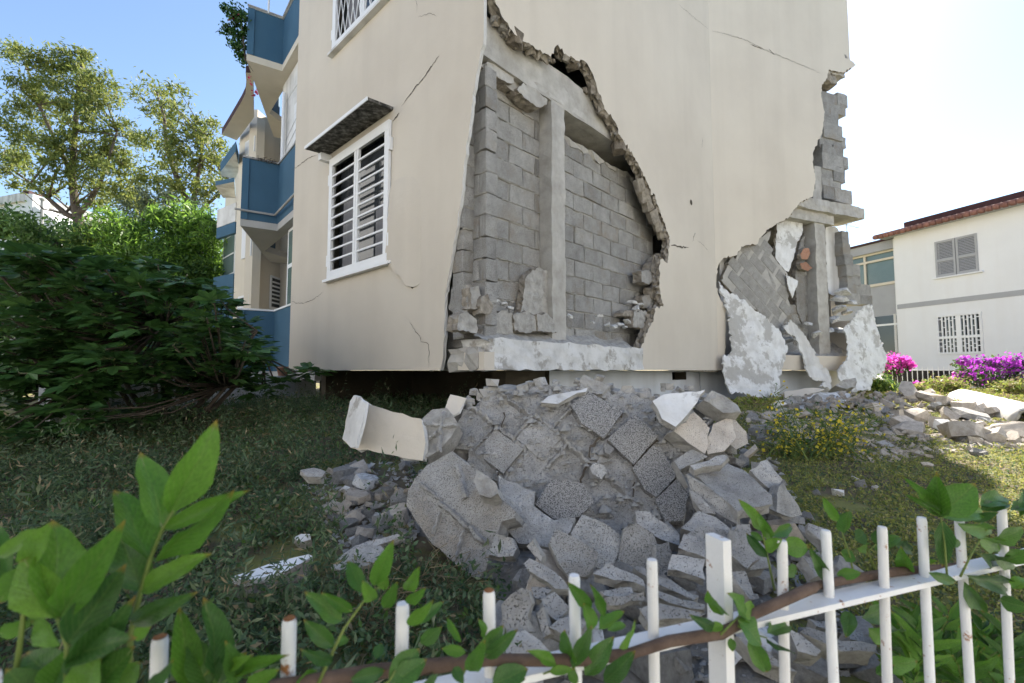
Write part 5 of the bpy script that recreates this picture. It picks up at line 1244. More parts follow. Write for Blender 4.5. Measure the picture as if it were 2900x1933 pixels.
bx.hexa([p0-sx*.30-sy*.16, p0-sx*.30-sy*.16+dv*1.9, p0+sx*.1-sy*.16+dv*1.9, p0+sx*.1-sy*.16, p0-sx*.30+sy*.04, p0-sx*.30+sy*.04+dv*1.9, p0+sx*.1+sy*.04+dv*1.9, p0+sx*.1+sy*.04]).build('core', 'rubble_warm', FCAS)

# --- loose chunks
CH = {m: [chunk_mesh(600+i+(0 if m == 'rubble' else 50), 1.0, ((1, .8, .42), (1, .7, .22), (1, .75, .55), (1, .5, .3))[i % 4], m) for i in range(14)] for m in ('rubble', 'rubble_warm')}
CHW = [chunk_mesh(700+i, 1.0, (1, .8, .3), 'concrete_white') for i in range(4)]
def chunk(p, s, label, group, warm=False, white=False, tilt=.35, name='rubble_chunk', sink=.25):
    me = R.choice(CHW if white else CH['rubble_warm' if warm else 'rubble'])
    M = Matrix.Translation(p+Z3*(s*.25*(1-sink))) @ Matrix.Rotation(R.uniform(0, 6.28), 4, 'Z') @ Matrix.Rotation(R.gauss(0, tilt), 4, 'X') @ Matrix.Rotation(R.gauss(0, tilt), 4, 'Y') @ Matrix.Scale(s, 4)
    for i in range(-2, 3):
        for j in range(-2, 3): SOLID.add((round((p.x+i*s*.2)/.06), round((p.y+j*s*.2)/.06)))
    return tag(link(name, me, None, M), label, 'rubble', group)
def scatter(n, poly, smin, smax, label, group, warm=0, white=.06, zf=surf, zm='F', tries=40, tilt=.35):
    pv = [Vector(q) for q in poly]; xs = [q[0] for q in poly]; ys = [q[1] for q in poly]; k = 0
    while k < n:
        x, y = R.uniform(min(xs), max(xs)), R.uniform(min(ys), max(ys))
        if not inside((x, y), pv): continue
        p = hit_surf(zm, x, y, zf); k += 1
        if p is None: continue
        s = smin+(smax-smin)*R.random()**2.2
        chunk(p, s, label, group, R.random() < warm, R.random() < white, tilt)
scatter(108, [(1190, 1340), (1300, 1230), (1560, 1220), (1700, 1200), (1830, 1210), (1950, 1330), (2010, 1568), (1150, 1568)], .07, .24, 'jagged grey rubble chunk in the lower heap behind the fence', 'chunks in the lower main heap', .1)
scatter(34, [(1660, 1000), (1740, 980), (1850, 1180), (1930, 1320), (1760, 1260), (1620, 1100)], .08, .22, 'grey rubble chunk on the right shoulder of the main heap', 'chunks on the right shoulder of the heap', .15)
scatter(62, [(715, 1110), (800, 1075), (945, 1050), (960, 1090), (940, 1180), (900, 1230), (780, 1235), (720, 1165)], .08, .20, 'pale grey stone in the small spill left of the heap', 'stones spilled left of the heap', .45, .16)
scatter(8, [(780, 1190), (930, 1180), (940, 1250), (880, 1290), (790, 1250)], .07, .15, 'pale stone lying in weeds below the left spill', 'stones in the weeds left of the heap', .1, .2)
scatter(40, [(1715, 960), (1840, 910), (1960, 920), (2060, 930), (2080, 1010), (1990, 1050), (1860, 1020), (1740, 1000)], .08, .26, 'grey broken stone in shade around the yellow-flowered weed', 'shaded stones of the far rubble', .35, .1)
scatter(60, [(2000, 905), (2110, 905), (2230, 930), (2352, 985), (2352, 1015), (2250, 1035), (2150, 1020), (2060, 1000)], .09, .34, 'pale broken stone in the sunlit far rubble', 'sunlit stones of the far rubble', .8, .1)
scatter(9, [(1820, 1080), (2000, 1050), (2330, 1040), (2300, 1080), (2000, 1130), (1850, 1160)], .05, .14, 'stray stone lying on the lawn', 'stray stones on the lawn', .4, .2)
# debris on the floor edge inside the openings
def on_floor(F, zm, x, y, off):
    t, z = F.uv(zm, x, y, off); return F.P(t, z, off)
for x, y in [(1440, 940), (1465, 985), (1500, 960), (1190, 1040), (1250, 1110), (1340, 1110), (1400, 1080), (1145, 1085), (980, 1040), (430, 930), (485, 950), (530, 980), (1300, 1120), (1385, 1120)]:
    chunk(on_floor(FM, '6', x, y, .16), R.uniform(.06, .13), 'small rubble stone on the floor edge inside the large wall opening', 'stones in the large opening', .3, .1)
for x, y, s in [(1030, 690, .26), (1010, 740, .3), (1000, 815, .3), (970, 880, .22), (1060, 830, .22), (930, 960, .2), (1000, 960, .22), (600, 960, .22), (640, 1030, .22), (780, 915, .2), (840, 990, .18), (1090, 760, .2)]:
    chunk(on_floor(FR, '7', x, y, .22), s, 'rubble stone on the floor edge inside the torn far corner', 'stones in the far corner opening', .3, .25)
# small gravel that nobody could count
def gravel(n, poly, smin, smax, mat, name, zf=surf):
    V = []; Fc = []; pv = [Vector(q) for q in poly]; xs = [q[0] for q in poly]; ys = [q[1] for q in poly]; k = 0
    while k < n:
        x, y = R.uniform(min(xs), max(xs)), R.uniform(min(ys), max(ys))
        if not inside((x, y), pv): continue
        p = hit_surf('F', x, y, zf); k += 1
        if p is None: continue
        s = R.uniform(smin, smax); i0 = len(V); rot = Matrix.Rotation(R.uniform(0, 6), 3, Vector((R.gauss(0, 1), R.gauss(0, 1), R.gauss(0, 1))).normalized()); sc = Vector((1, R.uniform(.5, 1), R.uniform(.3, .7)))*s*.5
        for q in ((1, 0, .2), (.3, .95, -.1), (-.8, .6, .15), (-.9, -.5, -.1), (.2, -1, .1), (.1, .1, .9), (0, 0, -.8)):
            v = Vector((q[0]*sc.x, q[1]*sc.y, q[2]*sc.z))*R.uniform(.75, 1.2); V.append(p+rot @ v)
        for j in range(5): a, b = i0+j, i0+(j+1) % 5; Fc += [(a, b, i0+5), (b, a, i0+6)]
    tag(link(name, mesh(name, V, Fc, mat)), 'small '+('pale' if mat == 'rubble_warm' else 'grey')+' crumbs of masonry strewn '+('over the far rubble and lawn edge' if mat == 'rubble_warm' else 'over the near heap and weeds'), 'gravel', kind='stuff')
gravel(700, [(1150, 1568), (1180, 1340), (1060, 1060), (1340, 880), (1650, 890), (1830, 1190), (2010, 1568)], .012, .05, 'rubble', 'rubble_gravel')
gravel(700, [(690, 1110), (800, 1065), (960, 1050), (1000, 1180), (900, 1290), (770, 1270)], .015, .075, 'rubble', 'spill_gravel')
bpy.data.objects['spill_gravel']['label'] = 'small grey crumbs of masonry in the spill left of the heap'
gravel(1500, [(1700, 950), (1840, 905), (2110, 900), (2352, 960), (2352, 1035), (2150, 1050), (1990, 1065), (1760, 1020)], .02, .13, 'rubble_warm', 'far_gravel')

# ================================================================== vegetation
def clumps(blobs, per, sub, spread):
    """Leaf points: every blob (centre, radius) breaks up into tufts, leaving gaps between them."""
    out = []
    for c, r in blobs:
        n = max(3, int(sub*(r/1.0)**1.5))
        d = NR.normal(size=(n, 3)); d /= np.linalg.norm(d, axis=1)[:, None]; rr = NR.random(n)**.45*r
        cen = np.array(c)+d*rr[:, None]
        for q in cen: out.append(q+NR.normal(size=(per, 3))*spread*(.6+.7*NR.random())*np.array([1, 1, .7]))
    return np.concatenate(out)
def limb(mb, pts, r0, r1, n=7):
    k = len(pts); mb.tube(pts, [r0+(r1-r0)*i/(k-1) for i in range(k)], n)
def tree(name, label, base, tops, blobs, mats, leaf, per, sub, spread, r0, group=None, droop=-.4, aspect=.32, cat='tree'):
    t = thing(name, base, label, cat, group); mb = MB(); b = Vector(base)
    for (path, rs) in tops: limb(mb, [Vector(p) for p in path], rs[0], rs[1])
    for c, r in blobs:
        j = R.choice(tops)[0]; q = Vector(min(j, key=lambda p: (Vector(p)-Vector(c)).length))
        m_ = q.lerp(Vector(c), .5)+Vector((R.gauss(0, .15), R.gauss(0, .15), R.gauss(0, .15)-.1)); limb(mb, [q, m_, Vector(c)], r0*.22, r0*.06, 5)
    mb.build('trunk', 'bark', t, True)
    P = clumps(blobs, per, sub, spread)
    V = leafcloud(P, leaf, aspect, 0, droop); mi = NR.choice(len(mats), len(P), p=None)
    link('crown', cloudmesh('crown', V, mats, mi), t)
    return t
def fb(lst, d, dj=.8):
    return [(tuple(at('F', u, v, d+R.uniform(-dj, dj))), r/1064*d) for u, v, r in lst]
# two tall trees
d = 19
T1 = [at('F', 175, 560, d), at('F', 180, 505, d)]
def path(lst, d): return [at('F', u, v, d) for u, v in lst]
tree('tall_tree', 'tall airy tree with grey-green foliage at the left edge of the sky', Vector((T1[0].x, T1[0].y, .5)),
     [(([Vector((T1[0].x, T1[0].y, .4))]+path([(180, 505), (172, 470), (165, 400), (172, 300), (180, 200), (190, 150)], d)), (.22, .04)), (path([(180, 505), (150, 490), (110, 455), (70, 420), (30, 390)], d), (.13, .03)), (path([(176, 495), (200, 470), (230, 420), (250, 360), (270, 300)], d), (.13, .03)), (path([(165, 400), (130, 330), (90, 240), (60, 150)], d), (.10, .03))],
     fb([(30, 115, 22), (60, 140, 32), (105, 150, 42), (150, 150, 40), (195, 145, 30), (225, 190, 32), (190, 190, 40), (140, 210, 45), (85, 205, 36), (55, 240, 34), (35, 190, 14), (110, 260, 40), (165, 270, 45), (215, 240, 36), (262, 215, 22), (240, 215, 18), (30, 290, 34), (12, 340, 34), (60, 320, 32), (45, 370, 36), (10, 390, 30), (120, 330, 40), (170, 340, 44), (225, 310, 42), (280, 300, 36), (315, 320, 24), (260, 350, 42), (200, 400, 46), (130, 390, 36), (250, 410, 44), (300, 390, 34), (80, 420, 22), (40, 430, 16), (220, 450, 40), (285, 455, 36), (110, 440, 14)], d), ['leaf_tree', 'leaf_tree', 'leaf_tree_b'], .17, 72, 20, .19, .2)
d = 17.5
T2 = at('F', 450, 520, d)
tree('tall_tree', 'tall thin tree with yellow-green foliage beside the blue balconies', Vector((T2.x, T2.y, .5)),
     [([Vector((T2.x, T2.y, .4))]+path([(440, 480), (415, 430), (385, 350), (375, 260), (360, 210)], d), (.16, .03)), (path([(440, 480), (450, 430), (460, 370), (470, 310)], d), (.11, .03)), (path([(448, 500), (480, 465), (510, 440), (530, 420)], d), (.08, .02))],
     fb([(355, 205, 24), (320, 215, 18), (385, 225, 26), (410, 205, 18), (400, 245, 22), (350, 250, 24), (385, 280, 30), (430, 275, 26), (460, 290, 30), (490, 300, 22), (440, 320, 34), (400, 330, 30), (365, 330, 26), (480, 345, 32), (510, 330, 18), (520, 375, 24), (445, 375, 36), (400, 390, 36), (360, 400, 32), (490, 400, 30), (330, 430, 32), (390, 440, 34), (440, 430, 34), (480, 445, 26), (520, 420, 16), (310, 470, 30), (350, 475, 30), (400, 480, 30)], d), ['leaf_tree_b', 'leaf_tree', 'leaf_tree_b'], .16, 66, 19, .19, .15)
d = 15.5
for i, (u, v, h, wd) in enumerate([(330, 470, 60, 40), (385, 480, 70, 40), (445, 490, 55, 30), (290, 490, 40, 34)]):
    b0 = at('F', u, 640, d+i*.3)
    tree('cypress_shrub', ['tallest', 'broad', 'right-hand', 'left-hand'][i]+' feathery grey-green conifer in front of the tall trees', Vector((b0.x, b0.y, .5)), [([Vector((b0.x, b0.y, .4)), at('F', u, v+20, d+i*.3)], (.09, .02))],
         fb([(u+R.uniform(-.6, .6)*wd*(k/7), v-h*.5+k*22, 12+k*4) for k in range(8)], d+i*.3, .3), ['leaf_grey'], .16, 60, 16, .14, .1, 'feathery conifers', .6, .2, 'shrub')
# hedge of shrubs below the trees
HB = [('leaf_hedge', 30, 505, 60, 11.5, 'dark leafy shrub at the far left of the hedge', .13, .5), ('leaf_hedge', 110, 520, 60, 11.2, 'mid-green shrub with broad leaves left in the hedge', .13, .5), ('leaf_yellow', 205, 515, 55, 11.0, 'yellow-green shrub in the middle of the hedge', .12, .35),
      ('leaf_bright', 290, 500, 55, 11.0, 'bright green shrub with upright sprays in the hedge', .18, .22), ('leaf_bright', 370, 485, 60, 11.6, 'bright green feathery-leaved young tree above the hedge', .2, .22), ('leaf_bright', 450, 520, 55, 11.8, 'sunlit feathery shrub beside the left wing of the building', .2, .22), ('leaf_hedge', 160, 580, 60, 10.4, 'low dark shrub behind the fig tree', .14, .45), ('leaf_hedge', 470, 620, 50, 11.6, 'shaded shrub at the foot of the left wing', .15, .4), ('leaf_bright', 330, 570, 55, 10.4, 'sunlit shrub behind the top of the fig tree', .18, .25)]
for i, (mt, u, v, r, d, lb, lf, asp) in enumerate(HB):
    d += 3.0
    b0 = at('F', u, 900, d); zt = at('F', u, v, d).z; rad = r/1064*d
    bl = []
    z = .6+rad*.6; top = zt-rad*.6
    while z < top+.01:
        for k in range(3 if z < top*.8 else 2): bl.append(((b0.x+R.gauss(0, .55)*rad, b0.y+R.gauss(0, .5)*rad, z+R.uniform(-.2, .2)), rad*R.uniform(.7, 1.0)))
        z += rad*.7
    for k in range(5): bl.append(((b0.x+R.gauss(0, .7)*rad, b0.y+R.gauss(0, .5)*rad, top+R.uniform(0, .5)*rad), rad*R.uniform(.35, .55)))
    tree('hedge_shrub', lb, Vector((b0.x, b0.y, .45)), [([Vector((b0.x, b0.y, .4)), Vector((b0.x+.1, b0.y, top*.6)), Vector((b0.x, b0.y, top))], (.07, .02))], bl, [mt, mt, 'leaf_hedge'] if mt != 'leaf_hedge' else [mt], lf, 70, 26, .2, .06, 'hedge shrubs', .0, asp, 'shrub')
# hanging plant on the top balcony
c0 = at('2', 330, 250, 8.9)
tree('balcony_plant', 'dark trailing plant with a few red flowers hanging off the top balcony', Vector((c0.x, c0.y, at('2', 385, 480, 8.85).z)), [([at('2', 380, 480, 8.9), at('2', 360, 300, 8.9), at('2', 340, 120, 8.9)], (.02, .008))],
     [(tuple(at('2', x, y, 8.9+R.uniform(-.15, .15))), r) for x, y, r in [(330, 110, .16), (300, 150, .16), (350, 180, .2), (280, 260, .18), (330, 300, .22), (300, 350, .16), (340, 400, .16), (350, 450, .1), (235, 220, .05), (215, 75, .04), (310, 80, .1), (270, 120, .08)]], ['leaf_vine_dark', 'leaf_hedge', 'leaf_vine_dark'], .065, 30, 90, .05, .02, None, 0, .6, 'plant')
bp = [o for o in bpy.data.objects if o.name.startswith('balcony_plant')][0]
P = np.array([at('2', x+R.uniform(-25, 25), y+R.uniform(-25, 25), 8.8) for x, y in [(280, 130), (300, 115), (260, 140), (410, 600), (420, 650), (450, 720), (455, 745)] for _ in range(6)])
tag(link('flowers', cloudmesh('flowers', leafcloud(P, .05, .8), ['petal_red']), bp), kind='stuff')

# --- fig tree
FIG = thing('fig_tree', Vector((-3.6, 4.5, .35)), 'large dark fig tree with lobed leaves in shade at the left', 'tree')
def fig_leaf_mesh(seed):
    rnd = random.Random(seed); out = [(0, 0, 0)]; lobes = [(-2.25, .55), (-1.15, .82), (0, 1.0), (1.15, .82), (2.25, .55)]; pts = []
    for i, (a, r) in enumerate(lobes):
        a *= .62; r *= rnd.uniform(.9, 1.1)
        pts += [(a-.24, r*.72), (a, r), (a+.24, r*.72)]
        if i < 4: am = (a+lobes[i+1][0]*.62)/2; pts.append((am, .50))
    V = [(0, 0, 0)]+[(math.sin(a)*r, .12+math.cos(a)*r, -.22*r*r+.05*math.sin(5*a)) for a, r in pts]
    F = [(0, i, i+1) for i in range(1, len(pts))]
    V += [(-.02, -.35, .03), (.02, -.35, .03), (.015, .02, .01), (-.015, .02, .01)]; n = len(V); F.append((n-4, n-3, n-2, n-1))
    return V, F
FLM = [fig_leaf_mesh(s) for s in range(5)]
FMESH = []
for V, F in FLM:
    me = bpy.data.meshes.new('leaf'); me.from_pydata(V, [], F); me.materials.append(MATS['leaf_fig']); me.materials.append(MATS['pale_stem']); me.polygons[len(F)-1].material_index = 1; FMESH.append(me)
figpoly = [Vector(p) for p in [(-40, 560), (100, 575), (250, 585), (330, 575), (420, 610), (490, 650), (520, 700), (560, 740), (590, 790), (545, 850), (430, 868), (330, 885), (240, 900), (190, 985), (60, 1000), (-40, 1010)]]
tips = []
while len(tips) < 270:
    u, v = R.uniform(-40, 600), R.uniform(555, 1010)
    if not inside((u, v), figpoly): continue
    dmax = 5.2 if u < 330 else 5.8
    dd = R.uniform(3.5, dmax) if v < 850 else R.uniform(3.6, 4.7); p = at('F', u, v, dd)
    if p.z < ground_z(p.x, p.y)+.14 or p.x < -6.5: continue
    tips.append((dd, p))
for u, v, dd in [(575, 870, 5.3), (610, 880, 5.2), (640, 868, 5.2), (690, 862, 5.1), (725, 850, 5.05), (560, 740, 5.6), (575, 800, 5.6), (525, 690, 5.8), (520, 705, 5.8), (600, 895, 5.3), (330, 925, 4.4), (255, 940, 4.3), (400, 905, 4.6), (440, 885, 4.7), (300, 960, 4.1), (470, 880, 5.0), (350, 900, 4.6)]: tips.append((dd, at('F', u, v, dd)))
for k in range(26):
    dd = R.uniform(4.5, 5.1); tips.append((dd, at('F', R.uniform(360, 590), R.uniform(790, 885), dd)))
trunkb = Vector((-3.7, 5.0, .3))
mb = MB(); hubs = []
for k in range(9):
    a = 2*math.pi*k/9; e_ = Vector((-3.7+1.0*math.cos(a), 5.05+.4*math.sin(a), 1.15+.35*math.sin(3*a))); hubs.append(e_); limb(mb, [trunkb, trunkb.lerp(e_, .5)+Vector((0, 0, -.12)), e_], .035, .016)
e_ = at('F', 520, 835, 5.5); hubs.append(e_); limb(mb, [trunkb, trunkb.lerp(e_, .5)+Vector((0, 0, -.1)), e_], .025, .012)
leaves = []
for dd, p in tips:
    h = min(hubs, key=lambda q: (q-p).length); m_ = h.lerp(p, .6)+Vector((0, 0, -.08)); limb(mb, [h, m_, p], .011, .005, 5)
    ax_ = (p-h).normalized(); ax_.z = max(ax_.z, .15)+.3; ax_.normalize()
    k = R.randint(8, 12)
    for i in range(k):
        az = 2.4*i+R.gauss(0, .3); tilt = R.uniform(-.25, .55); s = R.uniform(.10, .18)
        dirv = Vector((math.cos(az)*math.cos(tilt), math.sin(az)*math.cos(tilt), math.sin(tilt)))
        up = Vector((R.gauss(0, .25), R.gauss(0, .25)-.15, 1)); x = dirv.cross(up).normalized(); z = x.cross(dirv)
        M = Matrix((x, dirv, z)).transposed().to_4x4(); M.translation = p-ax_*(.012*i)+dirv*s*.42
        leaves.append((dd, M @ Matrix.Scale(s, 4)))
mb.build('trunk', 'bark', FIG, True)
leaves.sort(key=lambda q: q[0])
for dd, M in leaves[:300]: link('leaf', R.choice(FMESH), FIG, M)
V = []; F = []; mi = []
for dd, M in leaves[300:]:
    v_, f_ = R.choice(FLM); i0 = len(V); V += [M @ Vector(q) for q in v_]; F += [tuple(i0+k for k in f) for f in f_]; mi += [0]*(len(f_)-1)+[1]
me = bpy.data.meshes.new('leaf_mass'); me.from_pydata([tuple(q) for q in V], [], F); me.materials.append(MATS['leaf_fig']); me.materials.append(MATS['pale_stem']); me.polygons.foreach_set('material_index', mi)
tag(link('leaf_mass', me, FIG), kind='stuff')

# --- bougainvilleas, flowering shrub
def bougain(label, blobs, d, pet, cat='bush'):
    cx = sum(b[0] for b in blobs)/len(blobs); b0 = at('g', cx, 330, d)
    t = thing('bougainvillea', Vector((b0.x, b0.y, .3)), label, cat, 'bougainvilleas'); mb = MB()
    P = []; Q = []; PM = []
    for x, y, r, fl in blobs:
        c = np.array(at('g', x, y, d+R.uniform(-.3, .3))); rr = r/2.941/FPX*d
        limb(mb, [Vector((b0.x+R.gauss(0, .2), b0.y, .3)), (Vector((b0.x, b0.y, .3))+Vector(c))/2+Vector((0, 0, .1)), Vector(c)], .02, .006, 5)
        n = int(900*rr**1.6)+60
        q = c+NR.normal(size=(n, 3))*rr*.52; P.append(q)
        m = int(n*fl); q = c+NR.normal(size=(m, 3))*rr*.5+np.array([0, -.1, rr*.35]); Q.append(q)
    mb.build('trunk', 'bark', t)
    P = np.concatenate(P); link('crown', cloudmesh('crown', leafcloud(P, .085, .6), ['leaf_hedge', 'straw'], (NR.random(len(P)) < .12).astype(int)), t)
    Q = np.concatenate(Q); tag(link('flowers', cloudmesh('flowers', leafcloud(Q, .075, .8), [pet]), t), kind='stuff')
bougain('pink bougainvillea at the left end of the far fence, beside the torn corner', [(1180, 90, 60, 1.2), (1260, 80, 50, 1.6), (1330, 85, 45, 1.5), (1380, 110, 28, 1.2), (1200, 140, 60, .3), (1290, 140, 40, .3)], 12.5, 'petal_pink')
bougain('large purple bougainvillea at the right edge spilling over the far fence', [(1830, 85, 45, 1.3), (1920, 100, 45, 1.2), (2010, 100, 60, 1.0), (2110, 110, 60, .9), (2210, 110, 60, 1.0), (2310, 110, 70, 1.0), (1900, 180, 70, .5), (2010, 200, 80, .4), (2120, 220, 90, .2), (2230, 220, 90, .25), (2340, 220, 90, .3), (2080, 300, 60, .02), (2200, 310, 70, .02), (2320, 310, 70, .02), (1800, 210, 50, .8)], 11.8, 'petal_purple')
bougain('low trailing pink bougainvillea along the foot of the far fence', [(1350, 285, 24, 1.8), (1420, 280, 28, 1.8), (1500, 283, 28, 1.8), (1580, 287, 28, 1.8), (1660, 275, 32, 1.5), (1730, 250, 40, 1.2), (1770, 215, 40, 1.2)], 12.2, 'petal_pink')
c0 = at('g', 1120, 330, 10.0)
t = thing('flowering_shrub', Vector((c0.x, c0.y, .4)), 'round green shrub with white flowers at the torn corner', 'shrub'); P = []; mb = MB()
for x, y, r in [(1010, 250, 70), (1080, 250, 80), (1160, 260, 80), (1220, 280, 60), (1110, 300, 80), (1040, 300, 60)]:
    c = np.array(at('g', x, y, 10+R.uniform(-.2, .2))); rr = r/2.941/FPX*10; P.append(c+NR.normal(size=(700, 3))*rr*.5); limb(mb, [Vector((c0.x, c0.y, .4)), Vector(c)], .015, .006, 5)
mb.build('trunk', 'bark', t); P = np.concatenate(P); link('crown', cloudmesh('crown', leafcloud(P, .10, .2, 0, .8), ['leaf_hedge', 'leaf_yellow', 'leaf_hedge'], NR.integers(0, 3, len(P))), t)
P = np.concatenate([np.array(at('g', x, y, 9.8))+NR.normal(size=(30, 3))*.05 for x, y in [(1090, 155), (1110, 190), (1030, 220), (1010, 215), (1120, 180)]]); tag(link('flowers', cloudmesh('flowers', leafcloud(P, .07, .8), ['petal_white']), t), kind='stuff')
# dry shrubs in front of the far fence
for i, (x, y, r) in enumerate([(1560, 380, 60), (1680, 360, 70), (1760, 340, 70), (1480, 395, 40), (2200, 400, 60), (2320, 420, 70)]):
    c = at('g', x, y, 9.6-.25*i); rr = r/2.941/FPX*9.5; gz = ground_z(c.x, c.y)
    t = thing('dry_shrub', Vector((c.x, c.y, gz)), ['pale dry shrub left of the white casing', 'taller pale shrub below the trailing bougainvillea', 'pale shrub just left of the white casing tip', 'small pale shrub at the left end of the row', 'pale shrub behind the white casing', 'pale shrub behind the white casing at the right edge'][i], 'shrub', 'pale shrubs before the far fence'); mb = MB()
    P = np.array([c.x, c.y, gz+rr])+NR.normal(size=(900, 3))*np.array([rr*.7, rr*.5, rr*.5]); P[:, 2] = np.maximum(P[:, 2], gz)
    for k in range(8): limb(mb, [Vector((c.x, c.y, gz)), Vector(P[k])], .006, .003, 4)
    mb.build('trunk', 'straw', t); link('crown', cloudmesh('crown', leafcloud(P, .07, .3), ['leaf_yellow', 'straw', 'leaf_lawn'], NR.integers(0, 3, 900)), t)

# --- weed with yellow flowers
def yellow_weed(label, px, py, d, stems):
    b0 = hit_surf('g', px, py, ground_z); d = b0.y; gz = ground_z(b0.x, b0.y); t = thing('yellow_weed', Vector((b0.x, b0.y, gz)), label, 'weed', 'yellow-flowered weeds'); mb = MB(); L_ = []; Y = []
    for x, y in stems:
        p = at('g', x, y, d+R.uniform(-.15, .35)); r = Vector((b0.x+R.gauss(0, .1), b0.y+R.gauss(0, .06), gz)); m_ = r.lerp(p, .5)+Vector((R.gauss(0, .05), R.gauss(0, .05), .05)); limb(mb, [r, m_, p], .006, .002, 4)
        for k in range(64):
            q = r.lerp(p, R.random()**.6)
            side = Vector((R.gauss(0, .075), R.gauss(0, .075), R.gauss(0, .05))); e_ = q+side
            if k < 14: mb.tube([q, e_], .0018, 3)
            (Y if R.random() < .36 and e_.z > gz+.04 else L_).append(tuple(e_))
    mb.build('stems', 'green_stem', t)
    link('leaves', cloudmesh('leaves', leafcloud(np.array(L_), .045, .25), ['leaf_weed', 'leaf_hedge'], NR.integers(0, 2, len(L_))), t); link('flowers', cloudmesh('flowers', leafcloud(np.array(Y), .026, .85), ['petal_yellow']), t)['kind'] = 'stuff'
yellow_weed('tall weed with yellow flowers, left of the pair in front of the far rubble', 450, 860, 4.5, [(275, 330), (300, 430), (370, 520), (240, 510), (420, 480), (500, 640), (330, 640), (300, 760), (450, 600), (520, 760), (560, 560), (250, 690), (400, 700)])
yellow_weed('bushy weed with yellow flowers, right of the pair in front of the far rubble', 690, 880, 4.4, [(620, 470), (700, 560), (760, 520), (830, 480), (900, 560), (1000, 440), (980, 620), (880, 640), (1060, 560), (1130, 520), (800, 660), (660, 720), (950, 720), (760, 700), (900, 840), (700, 930)])

# --- ground cover
def cover(name, label, n, area, size, mats, probs, h, hsl, zf=ground_z, aspect=.45, cut=None, per=9, spread=.05):
    """Ground plants: n sprays, each a few leaves fanning up from one root."""
    x0, x1, y0, y1 = area; P = []; k = 0
    while k < n:
        x = R.uniform(x0, x1); y = y0+(y1-y0)*R.random()
        if R.random() > min(1, (2.2/y)**1.3): continue
        if noise.noise(Vector((x*1.7, y*1.7, 8)))+.5*noise.noise(Vector((x*5, y*5, 1))) < hsl+R.gauss(0, .12): continue
        if cut and not cut(x, y): continue
        if y < .62+.351*(x+.396) or (round(x/.06), round(y/.06)) in SOLID: continue
        hh = h*(.35+1.1*max(0, .5+noise.noise(Vector((x*2.3, y*2.3, 3)))))*R.uniform(.6, 1.3)
        z = ground_z(x, y); k += 1; lx, ly = R.gauss(0, spread), R.gauss(0, spread)
        for j in range(per):
            t = (j+.5)/per; P.append((x+lx*t+R.gauss(0, spread*.3), y+ly*t+R.gauss(0, spread*.3), z+hh*t*(1.25-.4*t)))
    P = np.array(P); V = leafcloud(P, size, aspect, .6, .35); n = len(P); mi = NR.choice(len(mats), n, p=probs)
    return tag(link(name, cloudmesh(name, V, mats, mi)), label, 'grass', kind='stuff')
def proj(x, y, z):
    d = Vector((x, y, z))-EYE; f = d.dot(FW); return ((1450+FPX*d.x/f)*.81103, (966.5-FPX*d.dot(UP)/f)*.81103)
SPILL = [Vector(q) for q in [(705, 1120), (800, 1080), (960, 1055), (1000, 1180), (905, 1235), (850, 1300), (760, 1310), (770, 1240), (715, 1180)]]
STRIP = [Vector(q) for q in [(500, 1340), (560, 1290), (720, 1270), (740, 1300), (640, 1370), (540, 1400)]]
def notheap(x, y):
    q = proj(x, y, ground_z(x, y))
    if inside(q, SPILL) or inside(q, STRIP): return R.random() < .06
    return heap_z(x, y)-ground_z(x, y) < .03
def notheap_(x, y): return heap_z(x, y)-ground_z(x, y) < .03
left = lambda x, y: notheap(x, y) and x < .1+.12*y
cover('weeds', 'dark green weeds covering the shaded ground on the left', 15000, (-5.4, .5, .75, 7.6), .028, ['leaf_weed', 'leaf_hedge', 'straw'], [.80, .15, .05], .14, -.75, cut=left)
cover('tall_weeds', 'taller feathery weeds among the shaded ground cover', 2600, (-4.6, .3, .9, 6.0), .038, ['leaf_weed', 'leaf_grey', 'straw'], [.7, .22, .08], .34, .12, cut=left, aspect=.24, per=14, spread=.07)
cover('lawn', 'short patchy lawn on the right, half in sunlight', 36000, (.3, 9.5, .9, 6.5), .018, ['leaf_lawn', 'leaf_weed', 'straw'], [.66, .29, .05], .03, -.55, per=5, spread=.025, cut=lambda x, y: notheap(x, y) and x > .1+.12*y and field_z(x, y)-ground_z(x, y) < .08)
cover('far_grass', 'dry grass round the far rubble', 5000, (3, 14, 6.0, 13), .05, ['leaf_lawn', 'leaf_yellow', 'straw'], [.5, .2, .3], .09, -.4, cut=lambda x, y: (Vector((x, y, 0))-FR.O).dot(FR.n) > .3 or x > 7.4)
# dried tangle in the weeds in front of the heap
mb = MB()
for k in range(170):
    c = hit_surf('m', R.uniform(1000, 1250), R.uniform(560, 980), ground_z) if k % 2 else hit_surf('m', R.uniform(1450, 1900), R.uniform(330, 640), ground_z)
    if c is None: continue
    dv_ = Vector((R.gauss(0, 1), R.gauss(0, 1), abs(R.gauss(0, .5)))).normalized()*R.uniform(.08, .28); mb.tube([c, c+dv_*.5+Z3*.03, c+dv_], .0016, 3)
tag(mb.build('dry_stalks', 'straw'), 'dry pale stalks tangled in the weeds before the heap', 'stalks', kind='stuff')

